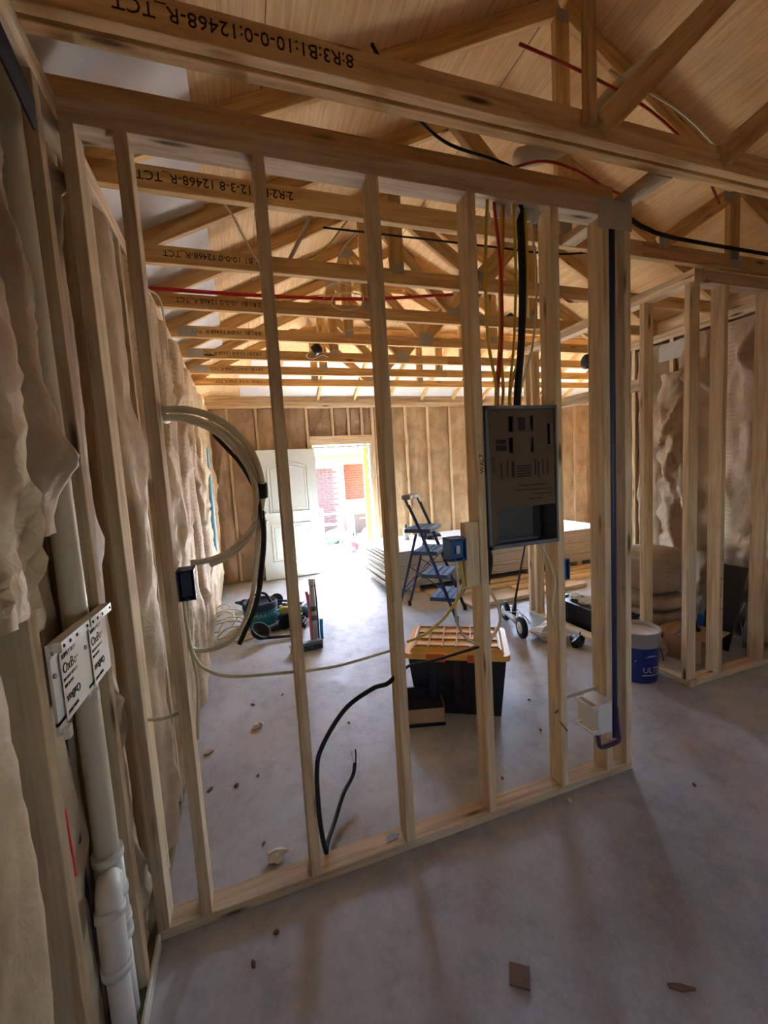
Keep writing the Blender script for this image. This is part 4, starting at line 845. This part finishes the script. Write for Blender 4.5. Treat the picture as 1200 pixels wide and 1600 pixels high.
CX = thing('carton', (3.68, .80, 0), 'brown cardboard carton on the closet floor under a metal tool', 'carton')
Cm = Matrix.Translation((3.74, .78, 0)) @ Matrix.Rotation(.25, 4, 'Z')
multi('body', [((-.17, -.13, 0), (.17, .13, .19))], 'cardboard', CX, Cm); multi('flap', [((-.17, -.20, .186), (.17, -.13, .191))], 'cardboard', CX, Cm); multi('flap', [((-.17, .13, .186), (.17, .21, .191))], 'cardboard', CX, Cm)
CT = thing('bar_clamp', (3.66, .74, .2), 'metal bar clamp with black grip lying on the carton', 'clamp')
for s in (0, .035): cyl('rod', (3.48, .70+s, .22), (3.66, .72+s, .26), .006, 'steel', CT, 8)
board('grip', (3.66, .735, .31), (3.72, .72, .22), .05, .03, 'black_plastic', CT)
BP = thing('black_panel', (4.1, .80, 0), 'glossy black panel with a grey back leaning in the closet', 'panel')
board('sheet', (4.02, .80, .0), (4.24, .80, .66), .24, .012, 'black_plastic', BP, (-1, 0, .3)); board('backing', (3.99, .93, .0), (4.21, .93, .66), .03, .03, 'grey_paint', BP, (-1, 0, .3)); board('blue_label', (3.985, .90, .10), (4.03, .90, .24), .06, .004, 'blue_box', BP, (-1, 0, .3))
tag(rock('plastic_bag', (3.45, .90, 0), (.08, .12, .08), 'kraft_dark', 55), 'crumpled brown bag just inside the closet plate', 'bag'); tag(rock('paper_scrap', (3.56, 1.0, 0), (.06, .06, .08), 'cardboard', 56), 'torn tan paper heap inside the closet', 'paper')
tag(rock('plastic_wrap', (4.24, .66, 0), (.09, .05, .20), 'steel', 57), 'shiny crumpled foil wrap standing at the closet wall', 'wrap')
tag(box('metal_plate', (4.352, 1.30, 2.50), (4.356, 1.55, 2.66), 'galv', WR, 0), None)
FG = thing('wall_vent', (3.22, 1.30, 2.42), 'round dark vent fixed to the side of a stud', 'vent'); lathe('cap', [(0, 0), (.06, 0), (.06, .02), (.04, .03), (0, .03)], (3.234, 1.30, 2.42), 'black_plastic', FG, 16, (-1, 0, 0))

# ------------------------------------------------------------------ scraps on the floor
def scrap(c, s, mat, label, rot=.0, h=.008, n=1):
    rs_ = np.random.RandomState(int(abs(c[0]*1000+c[1]*377)) % 9999); k = 5; ang = sorted(rs_.uniform(0, 2*PI, k)); s = (s[0]*.72, s[1]*.72); ring = [(s[0]*math.cos(a)*rs_.uniform(.7, 1.1), s[1]*math.sin(a)*rs_.uniform(.7, 1.1)) for a in [2*PI*i/k+.3*rs_.uniform(-1, 1) for i in range(k)]]
    vs = [(x, y, 0) for x, y in ring]+[(x, y, h*rs_.uniform(.6, 1.4)) for x, y in ring]
    o = link('floor_scrap', mesh(vs, [tuple(range(k-1, -1, -1)), tuple(range(k, 2*k))]+[(i, (i+1) % k, k+(i+1) % k, k+i) for i in range(k)]), mat, None, Matrix.Translation((c[0], c[1], c[2] if len(c) > 2 else .0005)) @ Matrix.Rotation(rot, 4, 'Z')); tag(o, label, 'scrap')
TL = thing('wood_offcut', (1.113, -.546, 0), 'square brown wood offcut lying alone on the front floor', 'offcut'); link('chip', boxmesh(.062, .062, .008, 'dark_wood', .001), None, TL, Matrix.Translation((1.113, -.546, .005)) @ Matrix.Rotation(.95, 4, 'Z'))
scrap((1.545, -.745), (.055, .014), 'dark_wood', 'dark wood splinter at the lower right floor', -.55)
scrap((1.764, -.05), (.022, .018), 'stud', 'pale wood chip in front of the bottom plate', .3, .012)
scrap((.397, -.126), (.016, .012), 'dark_wood', 'brown crumb just in front of the corner plate', .3, .01); scrap((.315, -.2), (.012, .018), 'dark_wood', 'tiny brown splinter on the front floor near the corner', .3)
tag(rock('insulation_tuft', (.42, .17, 0), (.05, .032, .022), 'fibre', 91), 'white insulation tuft on the floor behind the first stud bay', 'tuft')
tag(rock('insulation_tuft', (.385, 1.20, 0), (.035, .025, .015), 'fibre', 92), 'small white insulation tuft on the floor near the left wall', 'tuft')
scrap((.90, .045, .0385), (.05, .028), 'grey_paint', 'flat grey scrap lying on the bottom plate', .2, .004); PLS = [(.36, 1.5, .028, .01, 'dark_wood', 'brown sliver lying farthest along the left floor'), (.256, .7, .014, .02, 'dark_wood', 'brown chip on the floor midway along the first bays'), (.365, .73, .012, .018, 'dark_wood', 'brown chip right of the midway chip'),
    (.10, 1.06, .05, .03, 'kraft_dark', 'torn brown paper scrap against the left wall'), (.57, 1.55, .02, .008, 'dark_wood', 'small splinter by the second stud bay'), (.893, .73, .01, .02, 'pvc_cream', 'pale sliver near the cable end'), (.945, 1.0, .01, .018, 'dark_wood', 'brown sliver beyond the cable end'),
    (.372, .27, .008, .02, 'dark_wood', 'thin splinter beside the white tuft'), (.12, .72, .03, .014, 'dark_wood', 'brown splinter near the left wall foot'), (1.06, 2.9, .05, .03, 'dark_wood', 'brown scrap on the floor past the pipe stubs'), (2.0, .45, .02, .01, 'dark_wood', 'brown sliver behind the end bay'), (2.15, .75, .016, .012, 'dark_wood', 'small brown chip beyond the end bay'), (1.56, .2, .012, .01, 'dark_wood', 'dark crumb behind the bay under the panel'), (2.38, -.2, .02, .012, 'dark_wood', 'brown crumb on the floor right of the end post')]
for x, y, a, b, m_, lab in PLS: scrap((x, y), (a, b), m_, lab, x*7)
NL = 'bent nails sticking from the stud foot'
for i, (a, b) in enumerate((((1.765, .02, .42), (1.735, .0, .425)), ((1.766, .01, .37), (1.775, -.03, .34)))): tag(cyl('bent_nail', a, b, .004, 'dark_wood', None, 6), ('upper' if i == 0 else 'lower')+' bent nail sticking out of the stud near its foot', 'nail', NL)
tag(box('trim_2', (.0005, -1.0, .0005), (.012, -.02, .05), 'pvc_cream', None), 'thin pale edge strip along the foot of the left wall', 'trim', kind='structure')

# ------------------------------------------------------------------ outside the door
HB = thing('neighbour_wing', (3, 9.5, -.05), 'brick house wing with white soffit seen through the doorway', 'building', kind='thing')
box('mortar_wall', (.6, 9.02, -.05), (2.74, 9.3, 1.98), 'mortar', HB, 0); box('mortar_wall', (2.74, 9.32, -.05), (3.0, 9.8, 1.98), 'mortar', HB, 0); box('mortar_wall', (3.0, 9.82, .85), (6.5, 10.1, 1.98), 'mortar', HB, 0)
bm_ = boxmesh(.195, .1, .057, 'brick_grey', 0); bm2 = boxmesh(.195, .1, .057, 'brick_red', 0)
for r in range(26):
    for c in range(4):
        x = 2.02+.205*c-(.1 if r % 2 else 0)
        if x+.1 < 2.76: link('brick', bm_, None, HB, Matrix.Translation((x, 9.055-.012*((r*7+c*3) % 2), .02+.0685*r)))
for r in range(14):
    for c in range(6):
        x = 3.02+.205*c+(.1 if r % 2 else 0); link('brick', bm2, None, HB, Matrix.Translation((x+.1, 9.86-.008*((r+c) % 2), .93+.0685*r)))
box('ledge', (3.0, 9.6, .72), (6.4, 9.82, .85), 'mortar', HB); box('soffit', (.5, 8.6, 1.98), (6.6, 10.2, 2.06), 'white_paint', HB)
board('fascia', (.6, 8.58, 1.98), (6.6, 8.58, 2.06), .03, .16, 'orange_wood', HB); board('roof_slope', (3.5, 8.5, 2.12), (3.5, 11, 3.2), 6.4, .05, 'shingle', HB)
PB = thing('porch_post', (2.70, 6.2, -.05), 'orange brown wooden porch post just outside the doorway', 'post'); box('post', (2.645, 6.15, -.05), (2.735, 6.25, 2.35), 'orange_wood', PB); box('post_base', (2.63, 6.13, -.05), (2.75, 6.27, .04), 'white_paint', PB)
GL = thing('garden_ladder', (2.17, 7.2, -.05), 'white painted step ladder standing outside the door', 'ladder')
for s in (-1, 1):
    cyl('rail', (2.17+s*.24, 7.05, -.05), (2.15+s*.17, 7.25, .90), .028, 'white_paint', GL, 8); cyl('rear_rail', (2.17+s*.24, 7.6, -.05), (2.15+s*.17, 7.28, .90), .02, 'white_paint', GL, 8)
for k in range(4): z = .12+.22*k; board('rung', (1.95+.018*k, 7.08+.045*k, z), (2.40-.025*k, 7.08+.045*k, z), .08, .03, 'white_paint', GL)
GR = thing('barbecue_grill', (3.25, 9.1, -.05), 'black barbecue grill standing outside by the brick wall', 'grill'); box('cabinet', (3.12, 8.95, .05), (3.62, 9.35, .56), 'black_plastic', GR, .02); box('drawer_handle', (3.25, 8.93, .42), (3.45, 8.95, .45), 'steel', GR); box('side_shelf', (3.04, 8.95, .50), (3.115, 9.35, .54), 'grey_paint', GR)
for x, y in ((3.15, 8.98), (3.59, 8.98), (3.15, 9.32), (3.59, 9.32)): cyl('leg', (x, y, -.05), (x, y, .05), .02, 'black_plastic', GR, 8)
RC = thing('red_jug', (2.42, 6.5, -.05), 'round red plastic jug standing outside by the door', 'jug'); lathe('body', [(0, 0), (.08, 0), (.11, .06), (.11, .17), (.05, .24), (.03, .27)], (2.42, 6.5, .05), 'red_plastic', RC, 20); lathe('stand', [(0, 0), (.09, 0), (.09, .098), (0, .099)], (2.42, 6.5, -.05), 'pvc_white', RC, 16); tube('spout', [(2.45, 6.5, .30), (2.50, 6.5, .34), (2.54, 6.5, .36)], .014, 'shaft_grey', RC)
CS = thing('canvas_sack', (2.70, 6.42, -.05), 'grey blue sack standing against the porch post', 'sack'); lathe('bag', [(0, 0), (.09, .0), (.11, .2), (.10, .45), (.04, .56), (0, .57)], (2.68, 6.42, -.05), 'grey_paint', CS, 14)
tag(rock('garden_shrub', (2.45, 8.2, -.05), (.3, .2, .18), 'tape_green', 17), 'low green shrub growing outside before the brick wall', 'shrub')
